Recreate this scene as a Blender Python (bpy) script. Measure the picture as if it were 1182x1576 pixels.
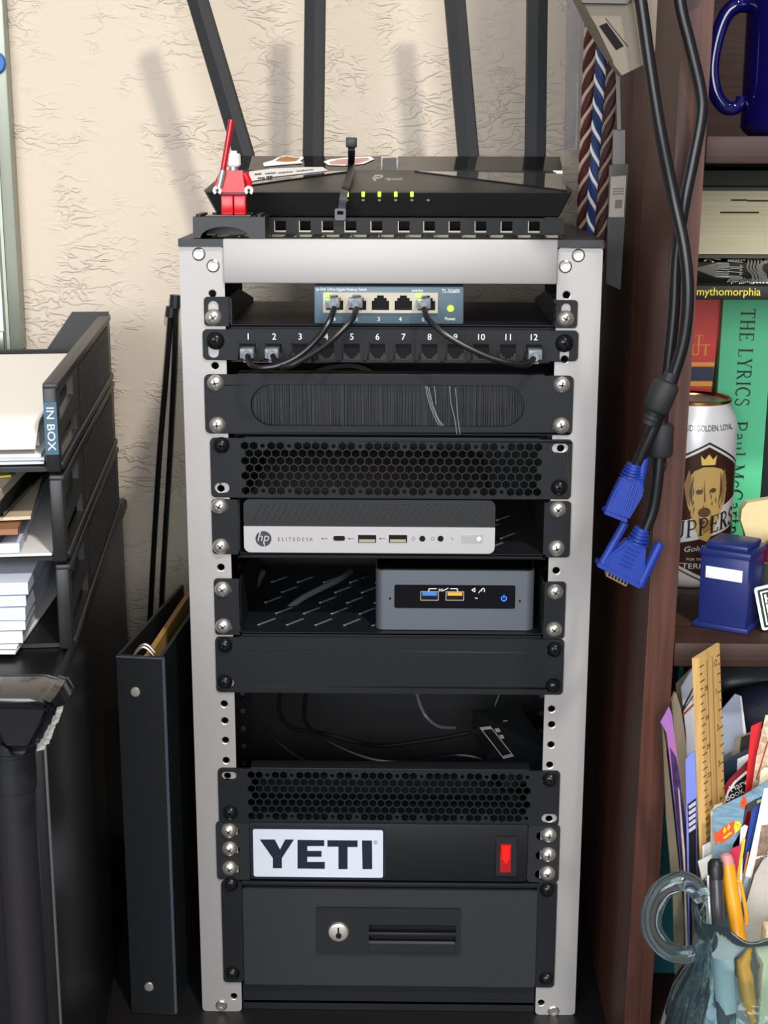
import bpy, bmesh, math, random
from mathutils import Vector, Matrix
V = Vector
random.seed(7)
for o in list(bpy.data.objects): bpy.data.objects.remove(o)
scene = bpy.context.scene
COL = scene.collection

# ------------------------------------------------------------------ camera
CAM = V((.01205, -1.00814, .6444)); PITCH, YAW, ROLL, F = .243092, -.015950, -.001867, 2283.3
fw = V((math.sin(YAW)*math.cos(PITCH), math.cos(YAW)*math.cos(PITCH), -math.sin(PITCH)))
r0 = V((math.cos(YAW), -math.sin(YAW), 0)); d0 = fw.cross(r0)
rt = r0*math.cos(ROLL)+d0*math.sin(ROLL); dn = d0*math.cos(ROLL)-r0*math.sin(ROLL)
cam = bpy.data.objects.new('camera', bpy.data.cameras.new('camera')); COL.objects.link(cam)
m3 = Matrix((rt, -dn, -fw)).transposed()
cam.matrix_world = Matrix.Translation(CAM) @ m3.to_4x4()
cam.data.sensor_fit = 'VERTICAL'; cam.data.sensor_height = 36; cam.data.lens = F/1576*36
cam.data.clip_start = .02
scene.camera = cam

# ------------------------------------------------------------------ light
scene.view_settings.view_transform = 'Standard'; scene.view_settings.look = 'None'
scene.view_settings.gamma = 1; scene.view_settings.use_curve_mapping = False
scene.view_settings.exposure = 0.0
world = bpy.data.worlds.new('room'); scene.world = world; world.use_nodes = True
wb = world.node_tree.nodes['Background']; wb.inputs[0].default_value = (.86, .90, 1.0, 1); wb.inputs[1].default_value = .27
def area(name, loc, target, size, power, color, sy=None):
    l = bpy.data.lights.new(name, 'AREA'); l.energy = power; l.color = color
    l.shape = 'RECTANGLE' if sy else 'DISK'; l.size = size
    if sy: l.size_y = sy
    o = bpy.data.objects.new(name, l); COL.objects.link(o); o.location = loc
    o.rotation_euler = (V(target)-V(loc)).to_track_quat('-Z', 'Y').to_euler(); return o
area('ceiling_lamp', (.85, -2.2, 2.95), (0, .1, .4), .22, 82, (1, .94, .87))
area('window_daylight', (-.45, -2.9, 1.0), (.05, 0, .45), 2.6, 98, (.94, .96, 1), 1.1)

# ------------------------------------------------------------------ unprojection of photo points onto real planes
def ray(px, py): return fw+rt*((px-591)/F)+dn*((py-788)/F)
def P(px, py, Y): v = ray(px, py); return CAM+v*((Y-CAM.y)/v.y)
def PZ(px, py, Z): v = ray(px, py); return CAM+v*((Z-CAM.z)/v.z)
def PX(px, py, X): v = ray(px, py); return CAM+v*((X-CAM.x)/v.x)
def PP(px, py, p0, n): v = ray(px, py); return CAM+v*((p0-CAM).dot(n)/v.dot(n))
def RC(x0, y0, x1, y1, Y):       # rectangle on plane Y: x0,x1,z0,z1
    xm, ym = (x0+x1)/2, (y0+y1)/2
    return P(x0, ym, Y).x, P(x1, ym, Y).x, P(xm, y1, Y).z, P(xm, y0, Y).z

# ------------------------------------------------------------------ materials
def lin(h):
    c = [int(h[i:i+2], 16)/255 for i in (0, 2, 4)]
    return tuple(x/12.92 if x <= .04045 else ((x+.055)/1.055)**2.4 for x in c)+(1,)
MATS = {}
def mat(name, col, rough=.5, metal=0, bump=None, trans=0, ior=1.45, emit=None, coat=0, spec=.5, noise=None, alpha=None):
    m = bpy.data.materials.new(name); m.use_nodes = True; n = m.node_tree.nodes; L = m.node_tree.links
    b = n['Principled BSDF']; b.inputs['Base Color'].default_value = lin(col)
    b.inputs['Roughness'].default_value = rough; b.inputs['Metallic'].default_value = metal
    b.inputs['Transmission Weight'].default_value = trans; b.inputs['IOR'].default_value = ior
    b.inputs['Coat Weight'].default_value = coat; b.inputs['Specular IOR Level'].default_value = spec
    if alpha is not None: b.inputs['Alpha'].default_value = alpha
    if emit: b.inputs['Emission Color'].default_value = lin(emit[0]); b.inputs['Emission Strength'].default_value = emit[1]
    tc = None
    if bump or noise:
        tc = n.new('ShaderNodeTexCoord')
    if bump:
        t = n.new('ShaderNodeTexNoise'); t.inputs['Scale'].default_value = bump[0]; t.inputs['Detail'].default_value = 3
        bp = n.new('ShaderNodeBump'); bp.inputs['Strength'].default_value = bump[1]; bp.inputs['Distance'].default_value = .001
        L.new(tc.outputs['Object'], t.inputs['Vector']); L.new(t.outputs['Fac'], bp.inputs['Height']); L.new(bp.outputs['Normal'], b.inputs['Normal'])
    if noise:    # (colour2, scale vector, detail)
        mp = n.new('ShaderNodeMapping'); mp.inputs['Scale'].default_value = noise[1]
        t = n.new('ShaderNodeTexNoise'); t.inputs['Scale'].default_value = 1; t.inputs['Detail'].default_value = 5
        t.inputs['Distortion'].default_value = noise[3] if len(noise) > 3 else .6
        rmp = n.new('ShaderNodeValToRGB'); rmp.color_ramp.elements[0].position = .3; rmp.color_ramp.elements[1].position = .7
        rmp.color_ramp.elements[0].color = lin(col); rmp.color_ramp.elements[1].color = lin(noise[0])
        L.new(tc.outputs['Object'], mp.inputs['Vector']); L.new(mp.outputs['Vector'], t.inputs['Vector'])
        L.new(t.outputs['Fac'], rmp.inputs['Fac']); L.new(rmp.outputs['Color'], b.inputs['Base Color'])
    MATS[name] = m; return m
def wall_mat():
    m = mat('beige_textured_plaster', 'D0C3B1', .85); n = m.node_tree.nodes; L = m.node_tree.links; b = n['Principled BSDF']
    tc = n.new('ShaderNodeTexCoord'); mp = n.new('ShaderNodeMapping'); mp.inputs['Rotation'].default_value = (0, math.radians(-28), 0)
    mp.inputs['Scale'].default_value = (46, 46, 104)
    t = n.new('ShaderNodeTexNoise'); t.inputs['Scale'].default_value = 1; t.inputs['Detail'].default_value = 2.5; t.inputs['Roughness'].default_value = .5; t.inputs['Distortion'].default_value = .8
    s = n.new('ShaderNodeMath'); s.operation = 'SUBTRACT'; s.inputs[1].default_value = .5
    a = n.new('ShaderNodeMath'); a.operation = 'ABSOLUTE'
    r = n.new('ShaderNodeMapRange'); r.inputs[1].default_value = 0; r.inputs[2].default_value = .07; r.inputs[3].default_value = 1; r.inputs[4].default_value = 0; r.interpolation_type = 'SMOOTHSTEP'
    t2 = n.new('ShaderNodeTexNoise'); t2.inputs['Scale'].default_value = 22; t2.inputs['Detail'].default_value = 2
    r2 = n.new('ShaderNodeMapRange'); r2.inputs[1].default_value = .42; r2.inputs[2].default_value = .62
    mu = n.new('ShaderNodeMath'); mu.operation = 'MULTIPLY'
    t3 = n.new('ShaderNodeTexNoise'); t3.inputs['Scale'].default_value = 90; t3.inputs['Detail'].default_value = 3
    ad = n.new('ShaderNodeMath'); ad.operation = 'MULTIPLY_ADD'; ad.inputs[1].default_value = .35
    bp = n.new('ShaderNodeBump'); bp.inputs['Strength'].default_value = .72; bp.inputs['Distance'].default_value = .0015
    L.new(tc.outputs['Object'], mp.inputs['Vector']); L.new(mp.outputs[0], t.inputs['Vector']); L.new(tc.outputs['Object'], t2.inputs['Vector']); L.new(tc.outputs['Object'], t3.inputs['Vector'])
    L.new(t.outputs['Fac'], s.inputs[0]); L.new(s.outputs[0], a.inputs[0]); L.new(a.outputs[0], r.inputs[0]); L.new(t2.outputs['Fac'], r2.inputs[0])
    L.new(r.outputs[0], mu.inputs[0]); L.new(r2.outputs[0], mu.inputs[1]); L.new(t3.outputs['Fac'], ad.inputs[0]); L.new(mu.outputs[0], ad.inputs[2])
    L.new(ad.outputs[0], bp.inputs['Height']); L.new(bp.outputs['Normal'], b.inputs['Normal'])
    return m
WALL = wall_mat()
BLK = mat('black_powder_coat', '17191C', .52, bump=(2500, .15), spec=.3)
BLKD = mat('black_metal_deep', '191A1C', .55)
BPL = mat('black_plastic', '1B1C1E', .42)
BMATTE = mat('black_matte_plastic', '222325', .6, bump=(1800, .2))
GLOSSB = mat('black_gloss_plastic', '0B0B0C', .06, coat=.3)
HOLE = mat('dark_hole', '060606', .9)
ALU = mat('silver_powder_coat', 'ACA9A6', .55, .5, bump=(3000, .12))
ALUE = mat('bare_aluminium_edge', 'E2DED8', .3, .7)
STEEL = mat('nickel_steel', 'EAE4D8', .38, .9)
BSCR = mat('black_oxide_screw', '1C1D1F', .25, .4)
GREY = mat('grey_plastic', '55585C', .45)  # mid grey for small plastic parts and print
WHITE = mat('white_print', 'F2F2F0', .5)
PAPER = mat('white_paper', 'F0EEEA', .7)
PAPER2 = mat('cream_paper', 'E6DCC2', .75)
BUFF = mat('buff_paper', 'CDBD9F', .75)
TEALM = mat('teal_grey_metal', '50646F', .45, .2)
JACK = mat('beige_jack', 'B9B1A0', .5)
CLEARP = mat('clear_polycarbonate', 'DCE2EE', .12, trans=.75, ior=1.3)
CABLE = mat('black_cable', '141416', .33)
HPS = mat('silver_plastic', 'BDBBBB', .35, .3)
NUCG = mat('gunmetal_aluminium', '6A7078', .38, .55)
LEDG = mat('green_led', '2B4A10', .4, emit=('9BFF2A', 3.2))
LEDY = mat('lime_led', '3A4A10', .4, emit=('C8FF3A', 2.4))
LEDB = mat('blue_led', '10204A', .4, emit=('2F6BFF', 3.0))
LEDW = mat('white_led', 'FFFFFF', .4, emit=('FFFFFF', 1.0))
LEDR = mat('red_neon', '5A0808', .3, emit=('FF1510', 1.3))
REDT = mat('red_translucent_plastic', '8A1416', .2, emit=('C01010', .25))
STKW = mat('sticker_white', 'CDD1DB', .4)
STKN = mat('sticker_navy', '0E1A2A', .45)
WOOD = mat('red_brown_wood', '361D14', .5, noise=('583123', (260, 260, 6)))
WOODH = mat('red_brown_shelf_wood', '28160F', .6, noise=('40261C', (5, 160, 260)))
MAPLE = mat('maple_ruler_wood', 'C79A56', .5, noise=('DDB777', (200, 200, 5)))
BLUEP = mat('vga_blue_plastic', '193690', .42)
GOLD = mat('gold_metal', 'C9A060', .25, 1)
NAVY = mat('navy_plastic', '1E2A66', .38)
COBALT = mat('cobalt_glaze', '0C0A48', .07, coat=.5)
GLASS = mat('pale_blue_glass', 'D2ECF2', .03, trans=.975, ior=1.36, bump=(75, .35))
GLOSSR = mat('router_gloss_black', '0C0C0C', .09, coat=1, ior=1.6)
GLASST = mat('clear_tube', 'E8EAF0', .08, trans=.9, ior=1.2)

# ------------------------------------------------------------------ building helpers
WORLD = {}
XF = [Matrix.Identity(4)]
def link(name, data, world_loc, parent=None, label=None, cat=None, group=None, kind=None):
    o = bpy.data.objects.new(name, data); COL.objects.link(o); o.location = world_loc
    if parent is not None:
        o.parent = parent; o.matrix_parent_inverse = WORLD[parent].inverted()
    WORLD[o] = Matrix.Translation(world_loc)
    tag(o, label, cat, group, kind); return o
def tag(o, label=None, cat=None, group=None, kind=None):
    for k, v in (('label', label), ('category', cat), ('group', group), ('kind', kind)):
        if v: o[k] = v
    return o
def thing(name, label, cat, loc, group=None):
    return link(name, None, XF[0] @ V(loc), None, label, cat, group)

class M:
    def __init__(s): s.bm = bmesh.new(); s.mi = 0; s.local = Matrix.Identity(4)
    def mark(s): s.n0 = len(s.bm.faces)
    def seti(s):
        s.bm.faces.ensure_lookup_table()
        for f in s.bm.faces[s.n0:]: f.material_index = s.mi
    def mat(s, i): s.mi = i; return s
    def join(s, bm2):
        me = bpy.data.meshes.new('t'); bm2.to_mesh(me); bm2.free()
        s.mark(); s.bm.from_mesh(me); bpy.data.meshes.remove(me); s.seti(); return s
    def box(s, x0, x1, y0, y1, z0, z1, bev=0, seg=2, mtx=None):
        b = bmesh.new(); bmesh.ops.create_cube(b, size=1)
        for v in b.verts: v.co = V(((x0+x1)/2+v.co.x*(x1-x0), (y0+y1)/2+v.co.y*(y1-y0), (z0+z1)/2+v.co.z*(z1-z0)))
        if bev: bmesh.ops.bevel(b, geom=b.edges[:]+b.verts[:], offset=bev, segments=seg, profile=.5, affect='EDGES')
        if mtx: b.transform(mtx)
        return s.join(b)
    def poly(s, pts, holes=(), O=(0, 0, 0), u=(1, 0, 0), v=(0, 0, 1), t=.0002, bev=0):
        O, u, v = V(O), V(u).normalized(), V(v).normalized(); n = u.cross(v)
        cu = bpy.data.curves.new('t', 'CURVE'); cu.dimensions = '2D'; cu.fill_mode = 'BOTH'; cu.extrude = t*500
        for ring in [pts]+list(holes):
            sp = cu.splines.new('POLY'); sp.points.add(len(ring)-1)
            for q, p in zip(sp.points, ring): q.co = (p[0]*1000, p[1]*1000, 0, 1)
            sp.use_cyclic_u = True
        o = bpy.data.objects.new('t', cu); me = bpy.data.meshes.new_from_object(o)
        b = bmesh.new(); b.from_mesh(me); bmesh.ops.remove_doubles(b, verts=b.verts, dist=1e-5)
        bpy.data.objects.remove(o); bpy.data.curves.remove(cu); bpy.data.meshes.remove(me)
        for q in b.verts: q.co = O+u*(q.co.x*.001)+v*(q.co.y*.001)+n*(q.co.z*.001+t/2)
        return s.join(b)
    def slab(s, pts3, tv):          # planar polygon of 3d points, thickness vector
        b = bmesh.new(); vs = [b.verts.new(p) for p in pts3]; f = b.faces.new(vs)
        r = bmesh.ops.extrude_face_region(b, geom=[f])
        for e in r['geom']:
            if isinstance(e, bmesh.types.BMVert): e.co += V(tv)
        bmesh.ops.recalc_face_normals(b, faces=b.faces[:])
        return s.join(b)
    def text(s, txt, O, u, v, w=None, h=None, t=.0002, shear=0, align='L', maxw=None):
        O, u, v = V(O), V(u).normalized(), V(v).normalized(); n = u.cross(v)
        cu = bpy.data.curves.new('t', 'FONT'); cu.body = txt; cu.size = 1; cu.shear = shear; cu.resolution_u = 3
        o = bpy.data.objects.new('t', cu); me = bpy.data.meshes.new_from_object(o)
        b = bmesh.new(); b.from_mesh(me); bpy.data.objects.remove(o); bpy.data.curves.remove(cu); bpy.data.meshes.remove(me)
        xs = [q.co.x for q in b.verts]; ys = [q.co.y for q in b.verts]
        x0, x1, y0, y1 = min(xs), max(xs), min(ys), max(ys)
        sx = w/(x1-x0) if w else None; sy = h/(y1-y0) if h else None
        sx = sx or sy; sy = sy or sx
        for q in b.verts: q.co = V(((q.co.x-x0)*sx, (q.co.y-y0)*sy, 0))
        r = bmesh.ops.extrude_face_region(b, geom=b.faces[:])
        for e in r['geom']:
            if isinstance(e, bmesh.types.BMVert): e.co.z += t
        off = -(x1-x0)*sx/2 if align == 'C' else 0
        for q in b.verts: q.co = O+u*(q.co.x+off)+v*q.co.y+n*q.co.z
        return s.join(b)
    def cyl(s, p0, p1, r0, r1=None, n=20, cap=True):
        r1 = r0 if r1 is None else r1; p0, p1 = V(p0), V(p1); d = (p1-p0)
        b = bmesh.new(); bmesh.ops.create_cone(b, cap_ends=cap, segments=n, radius1=r0, radius2=r1, depth=d.length)
        b.transform(Matrix.Translation((p0+p1)/2) @ d.to_track_quat('Z', 'Y').to_matrix().to_4x4())
        return s.join(b)
    def lathe(s, prof, c=(0, 0, 0), axis=(0, 0, 1), n=32, fn=None, close=False):
        c = V(c); q = V(axis).to_track_quat('Z', 'Y').to_matrix()
        b = bmesh.new(); rings = []
        for j, (r, z) in enumerate(prof):
            if r < 1e-6: rings.append([b.verts.new(c+q @ V((0, 0, z)))]); continue
            ring = []
            for i in range(n):
                a = 2*math.pi*i/n; rr, zz = (r, z) if fn is None else fn(r, z, a, j)
                ring.append(b.verts.new(c+q @ V((rr*math.cos(a), rr*math.sin(a), zz))))
            rings.append(ring)
        pairs = list(zip(rings, rings[1:]))+([(rings[-1], rings[0])] if close else [])
        for A, B in pairs:
            if len(A) == 1 and len(B) == 1: continue
            for i in range(n):
                j = (i+1) % n
                if len(A) == 1: b.faces.new((A[0], B[j], B[i]))
                elif len(B) == 1: b.faces.new((A[i], A[j], B[0]))
                else: b.faces.new((A[i], A[j], B[j], B[i]))
        if not close:
            for R_ in (rings[0], rings[-1]):
                if len(R_) > 1:
                    try: b.faces.new(R_)
                    except ValueError: pass
        bmesh.ops.recalc_face_normals(b, faces=b.faces[:])
        return s.join(b)
    def tube(s, pts, r, n=8, sub=8, flat=None):   # smooth tube through points; r number or list; flat=(w,h) ribbon section
        pts = [V(p) for p in pts]; rs = r if isinstance(r, (list, tuple)) else [r]*len(pts)
        C, R_ = [], []
        if sub <= 1 or len(pts) < 3: C, R_ = pts, rs
        else:
            ext = [pts[0]*2-pts[1]]+pts+[pts[-1]*2-pts[-2]]
            for i in range(len(pts)-1):
                a, b_, c, d = ext[i:i+4]
                for k in range(sub):
                    t = k/sub
                    C.append(.5*((2*b_)+(c-a)*t+(2*a-5*b_+4*c-d)*t*t+(3*b_-a-3*c+d)*t**3)); R_.append(rs[i]+(rs[i+1]-rs[i])*t)
            C.append(pts[-1]); R_.append(rs[-1])
        b = bmesh.new(); rings = []; T = (C[1]-C[0]).normalized()
        N = T.orthogonal().normalized()
        if flat and len(flat) > 2: N = (V(flat[2])-T*V(flat[2]).dot(T)).normalized()
        for i, p in enumerate(C):
            T2 = (C[min(i+1, len(C)-1)]-C[max(i-1, 0)]).normalized()
            N = (N-T2*N.dot(T2)).normalized(); B = T2.cross(N)
            if flat:
                w, h = flat[0]/2, flat[1]/2
                rings.append([b.verts.new(p+N*x+B*y) for x, y in ((-w, -h), (w, -h), (w, h), (-w, h))])
            else: rings.append([b.verts.new(p+(N*math.cos(2*math.pi*k/n)+B*math.sin(2*math.pi*k/n))*R_[i]) for k in range(n)])
        n_ = len(rings[0])
        for A, B in zip(rings, rings[1:]):
            for k in range(n_): b.faces.new((A[k], A[(k+1) % n_], B[(k+1) % n_], B[k]))
        b.faces.new(rings[0]); b.faces.new(rings[-1]); bmesh.ops.recalc_face_normals(b, faces=b.faces[:])
        return s.join(b)
    def done(s, name, mats, parent=None, label=None, cat=None, group=None, kind=None, smooth=35, bevel=None):
        s.bm.transform(XF[0])
        vs = s.bm.verts
        x = [v.co.x for v in vs]; y = [v.co.y for v in vs]; z = [v.co.z for v in vs]
        c = V(((min(x)+max(x))/2, (min(y)+max(y))/2, min(z)))
        s.bm.transform(Matrix.Translation(-c))
        me = bpy.data.meshes.new(name); s.bm.to_mesh(me); s.bm.free()
        for mm in (mats if isinstance(mats, (list, tuple)) else [mats]): me.materials.append(mm)
        if smooth: me.shade_smooth(); me.set_sharp_from_angle(angle=math.radians(smooth))
        return link(name, me, c, parent, label, cat, group, kind)

def rrect(x0, x1, z0, z1, r, n=4):
    out = []
    for cx, cz, a0 in ((x1-r, z1-r, 0), (x0+r, z1-r, 90), (x0+r, z0+r, 180), (x1-r, z0+r, 270)):
        for k in range(n+1):
            a = math.radians(a0+90*k/n); out.append((cx+r*math.cos(a), cz+r*math.sin(a)))
    return out
def ngon(cx, cz, r, n=16, a0=0, sx=1): return [(cx+sx*r*math.cos(a0+2*math.pi*k/n), cz+r*math.sin(a0+2*math.pi*k/n)) for k in range(n)]
def front(pts, yf, t, holes=(), bev=0): return dict(pts=pts, holes=holes, O=(0, yf+t, 0), t=t, bev=bev)
UX, UZ = (1, 0, 0), (0, 0, 1)
# ================================================================== the setting
M().box(-2.2, 2.2, .30, .34, -.45, 2.2).done('wall_back', WALL, kind='structure')
M().box(-4, 4, -6, .30, -.49, -.45).done('floor', mat('dark_floor', '4A4038', .6), kind='structure')
tb = thing('low_table', 'black low table top the silver rack and the binder stand on', 'table', (.1, 0, -.45))
M().box(-.72, .82, -.30, .299, -.03, 0, .003).done('table_top', mat('black_laminate', '1B1A1B', .45, bump=(900, .2)), tb)
for x in (-.70, .78):
    for y in (-.28, .26): M().box(x-.02, x+.02, y-.02, y+.02, -.45, -.03).done('leg', BPL, tb)

# whiteboard on the wall
wbd = thing('whiteboard', 'whiteboard with a grey-green aluminium frame on the wall left of the rack', 'whiteboard', (-.45, .3, .54))
FRM = mat('aluminium_frame', '9AA093', .38, .55)
a0, a1 = P(8, 0, .285), P(32, 538, .285)
xr = (a0.x+a1.x)/2
M().box(xr-.016, xr, .284, .2995, a1.z, 1.35, .0015).box(xr-.013, xr-.0105, .2825, .2842, a1.z, 1.35).done('frame', FRM, wbd)
M().box(-1.25, xr-.016, .284, .2995, a1.z, a1.z+.016, .0015).done('frame', FRM, wbd)
M().box(-1.25, xr-.015, .288, .2993, a1.z+.01, 1.35).done('board', mat('whiteboard_surface', 'EDEDE6', .2), wbd)
p = P(12, 97, .282)
mg = M().lathe([(0, -.004), (.008, -.004), (.009, -.003), (.009, 0)], (xr-.0085, .2825, p.z), (0, 1, 0)).done('magnet', mat('blue_plastic', '1B5FA8', .4), None, 'small round blue magnet on the frame of the whiteboard', 'magnet')

# ================================================================== the rack
XL, XR, ZT = -.14225, .14225, .5775
rack = thing('server_rack', 'tall narrow open equipment rack with silver front posts on the black table top', 'server rack', (0, .1, 0))
def circ_hole(px, py, r=.0026): p = P(px, py, 0); return ngon(p.x, p.z, r, 14)
LH = [(327, 452), (331, 563), (331, 513), (340, 752), (340, 873), (345, 1083), (346, 1109), (347, 1139), (348, 1170), (350, 1194), (360, 1533), (341, 686)]
RH = [(872, 454), (869, 553), (869, 515), (863, 690), (856, 878), (849, 1091), (849, 1115), (848, 1146), (846, 1177), (845, 1260), (833, 1543)]
PW = .0302
for nm, xa, xb, H, s in (('l', XL, XL+PW, LH, 1), ('r', XR-PW, XR, RH, -1)):
    m = M().poly([(x, z) for x, z in rrect(xa, xb, 0, ZT, .003)], [circ_hole(*h) for h in H], (0, .002, 0), UX, UZ, .002)
    e = xa if s > 0 else xb
    m.box(min(e, e+s*.002), max(e, e+s*.002), .0015, .032, 0, ZT, .0004)
    post = m.done('front_post', ALU, rack)
    for h in H:
        p = P(h[0], h[1], 0); M().lathe([(.0026, .0), (.0031, -.0002), (.0031, 0.0003), (.0026, .0022)], (p.x, 0, p.z), (0, 1, 0), 14, None, True).done('hole_rim', ALUE, post)
    M().box(*( (xa, xa+.02) if s > 0 else (xb-.02, xb)), .198, .20, 0, ZT).box(*((xa, xa+.002) if s > 0 else (xb-.002, xb)), .17, .1985, 0, ZT).done('rear_post', BLK, rack)
    m = M()
    for k in range(34):
        z = .02+k*.0163; x = xa+.013 if s > 0 else xb-.013
        m.cyl((x, .1975, z), (x, .1979, z), .0022, n=10)
    m.done('hole_row', GREY, rack)
    x0, x1 = (xa+.0022, xa+.0042) if s > 0 else (xb-.0042, xb-.0022)
    M().box(x0, x1, .032, .17, .004, ZT-.004).done('side_panel', BPL, rack)
for px, py in ((306, 391), (328, 409), (890, 393), (870, 410), (341, 1547), (852, 1556)):
    p = P(px, py, 0)
    M().lathe([(0, -.0006), (.0018, -.0006), (.0019, -.0011), (.0034, -.0012), (.0044, -.0006), (.0046, 0)], (p.x, 0, p.z), (0, 1, 0), 20).done('bolt', mat('bolt_steel', 'B9B5AE', .3, .9) if 'bolt_steel' not in MATS else MATS['bolt_steel'], rack)
x0, x1, z0, z1 = RC(343, 368, 858.5, 437, -.004)
M().box(x0, x1, -.004, -.0002, z0, z1, .0012).done('front_bar', ALU, rack)
# perforated top plate with its slots
slots = []
for r_ in range(3):
    for k in range(13):
        cx = -.118+k*.0192; cy = .022+r_*.055
        slots.append(rrect(cx-.0055, cx+.0055, cy, cy+.03, .003, 3))
M().poly([(XL, -.003), (XR, -.003), (XR, .20), (XL, .20)], slots, (0, 0, ZT), UX, (0, 1, 0), .005).done('top_plate', BPL, rack)
GLINT = mat('painted_slot_glint', '8C8678', .4, .5)  # bright spots at the slots, painted as pale raised strips
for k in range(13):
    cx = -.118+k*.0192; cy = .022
    M().slab([V((cx-.0062, cy+.003, ZT+.0053)), V((cx-.0050, cy+.003, ZT+.0053)), V((cx-.0050, cy+.029, ZT+.0053)), V((cx+.0055, cy+.029, ZT+.0053)), V((cx+.0055, cy+.0306, ZT+.0053)), V((cx-.0062, cy+.0306, ZT+.0053))], (0, 0, -.0045)).done('slot_glint', GLINT, rack)
M().box(XL+.0045, XR-.0045, .2005, .2025, .004, .47).done('dark_backing', mat('deep_black', '0D0D0E', .6), rack)  # added dark sheet that keeps the inside of the rack black
# base plate
slots = [rrect(-.1+k*.028, -.1+k*.028+.018, .03+j*.04, .036+j*.04, .002, 2) for k in range(8) for j in range(4)]
x0, x1, z0, z1 = RC(371, 1527, 823, 1554, .004)
M().poly([(XL+.005, .003), (XR-.005, .003), (XR-.005, .19), (XL+.005, .19)], slots, (0, 0, .006), UX, (0, 1, 0), .002).box(XL+.031, XR-.031, .003, .0045, .0005, .0225).done('base_plate', BLK, rack)

# ------------------------------------------------------------------ screws
def screw(px, py, parent, kind='s', r=.0058):
    p = P(px, py, -.004); m = M()
    prof = [(0, -.0042), (.0022, -.0040), (.0040, -.0031), (.0053, -.0015), (.0058, 0)]
    m.lathe([(a*r/.0058, b) for a, b in prof], (p.x, -.0021, p.z), (0, 1, 0), 20)
    m.mat(1); a = random.random()*3
    for k in (0, 1):
        ca = a+k*math.pi/2; R_ = Matrix.Translation((p.x, -.0058, p.z)) @ Matrix.Rotation(ca, 4, 'Y')
        m.box(-.0026*r/.0058, .0026*r/.0058, -.0005, .0003, -.0006, .0006, mtx=R_)
    m.done('screw', [STEEL if kind == 's' else BSCR, GREY if kind == 's' else HOLE], parent, 'shiny silver cross-head screw' if kind == 's' else None)
def slot_at(px, py, dx0=-9, dx1=9, hh=7): # hole polygon in a panel ear
    a = P(px+dx0, py+hh, -.002); b = P(px+dx1, py-hh, -.002); r = min(b.x-a.x, b.z-a.z)/2*.98
    return rrect(a.x, b.x, a.z, b.z, r, 4)
def vslot(px, y0, y1, hw=8):
    a = P(px-hw, y1, -.002); b = P(px+hw, y0, -.002); return rrect(a.x, b.x, a.z, b.z, (b.x-a.x)/2*.98, 4)
YP = -.002

# 1 ---- network switch shelf
def ear(parent, x0, y0, x1, y1, holes=(), name='ear', r=.0025, m=BLK):
    a0, a1, b0, b1 = RC(x0, y0, x1, y1, YP)
    return M().poly(rrect(a0, a1, b0, b1, r), holes, (0, 0, 0), UX, UZ, .002).done(name, m, parent)
def shelf(name, label, L, R, lip, depth=.15, wall_top=None, slots=True):
    t = thing(name, label, 'rack shelf', (0, 0, P(590, lip[1], 0).z))
    ear(t, *L['box'], L['holes']); ear(t, *R['box'], R['holes'])
    x0, x1, z0, z1 = RC(lip[2], lip[0], lip[3], lip[1], YP)
    holes = []
    if slots:
        for j in range(5):
            for k in range(9):
                cx = x0+.012+(k+.5*(j%2))*(x1-x0-.03)/9; cy = .014+j*.027
                holes.append([(cx-.0009, cy), (cx+.0009, cy), (cx+.0149, cy+.019), (cx+.0131, cy+.019)])
    m = M().poly([(x0, YP), (x1, YP), (x1, depth), (x0, depth)], holes, (0, 0, z1-.0015), UX, (0, 1, 0), .0015)
    m.box(x0, x1, YP, YP+.0015, z0, z1-.0002, .0004)
    m.done('tray', BLK, t)
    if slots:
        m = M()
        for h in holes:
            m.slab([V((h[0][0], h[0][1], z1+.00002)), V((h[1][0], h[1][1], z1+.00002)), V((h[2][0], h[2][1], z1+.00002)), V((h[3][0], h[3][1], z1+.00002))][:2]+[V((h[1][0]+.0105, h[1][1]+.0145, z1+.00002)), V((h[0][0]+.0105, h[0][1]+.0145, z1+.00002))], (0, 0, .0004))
        m.done('slot_glint', mat('shelf_slot_glint', '9A9DA2', .35, .5) if 'shelf_slot_glint' not in MATS else MATS['shelf_slot_glint'], t)  # light caught on the slot rims, painted as pale strips
    zt = wall_top
    for x in (x0, x1-.0015):
        M().slab([V((x, YP, z0)), V((x, depth, z0)), V((x, depth, z0+.006)), V((x, .06, zt)), V((x, YP, zt))], (.0015, 0, 0)).done('side_wall', BLK, t)
    return t, x0, x1, z1
L = dict(box=(314, 457, 357, 502), holes=[vslot(328, 463, 495)]); R = dict(box=(852, 462, 889, 505), holes=[vslot(871, 467, 498)])
t, sx0, sx1, sz = shelf('switch_shelf', 'topmost black rack shelf, under the silver front bar, carrying the network switch', L, R, (500, 507, 352, 855), .15, P(355, 458, 0).z, False)
screw(328, 489, t); screw(871, 491, t)
sw = thing('network_switch', 'small teal-grey five-port network switch on the topmost rack shelf', 'network switch', (0, .03, sz))
x0, x1, z0, z1 = RC(483, 440.5, 714, 498, -.002); z0 = sz
M().box(x0, x1, -.001, .098, z0+.0003, z1, .0012).done('case', TEALM, sw)
prt = [(505, 1), (548, 1), (584, 0), (618, 0), (655, 1)]
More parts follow.
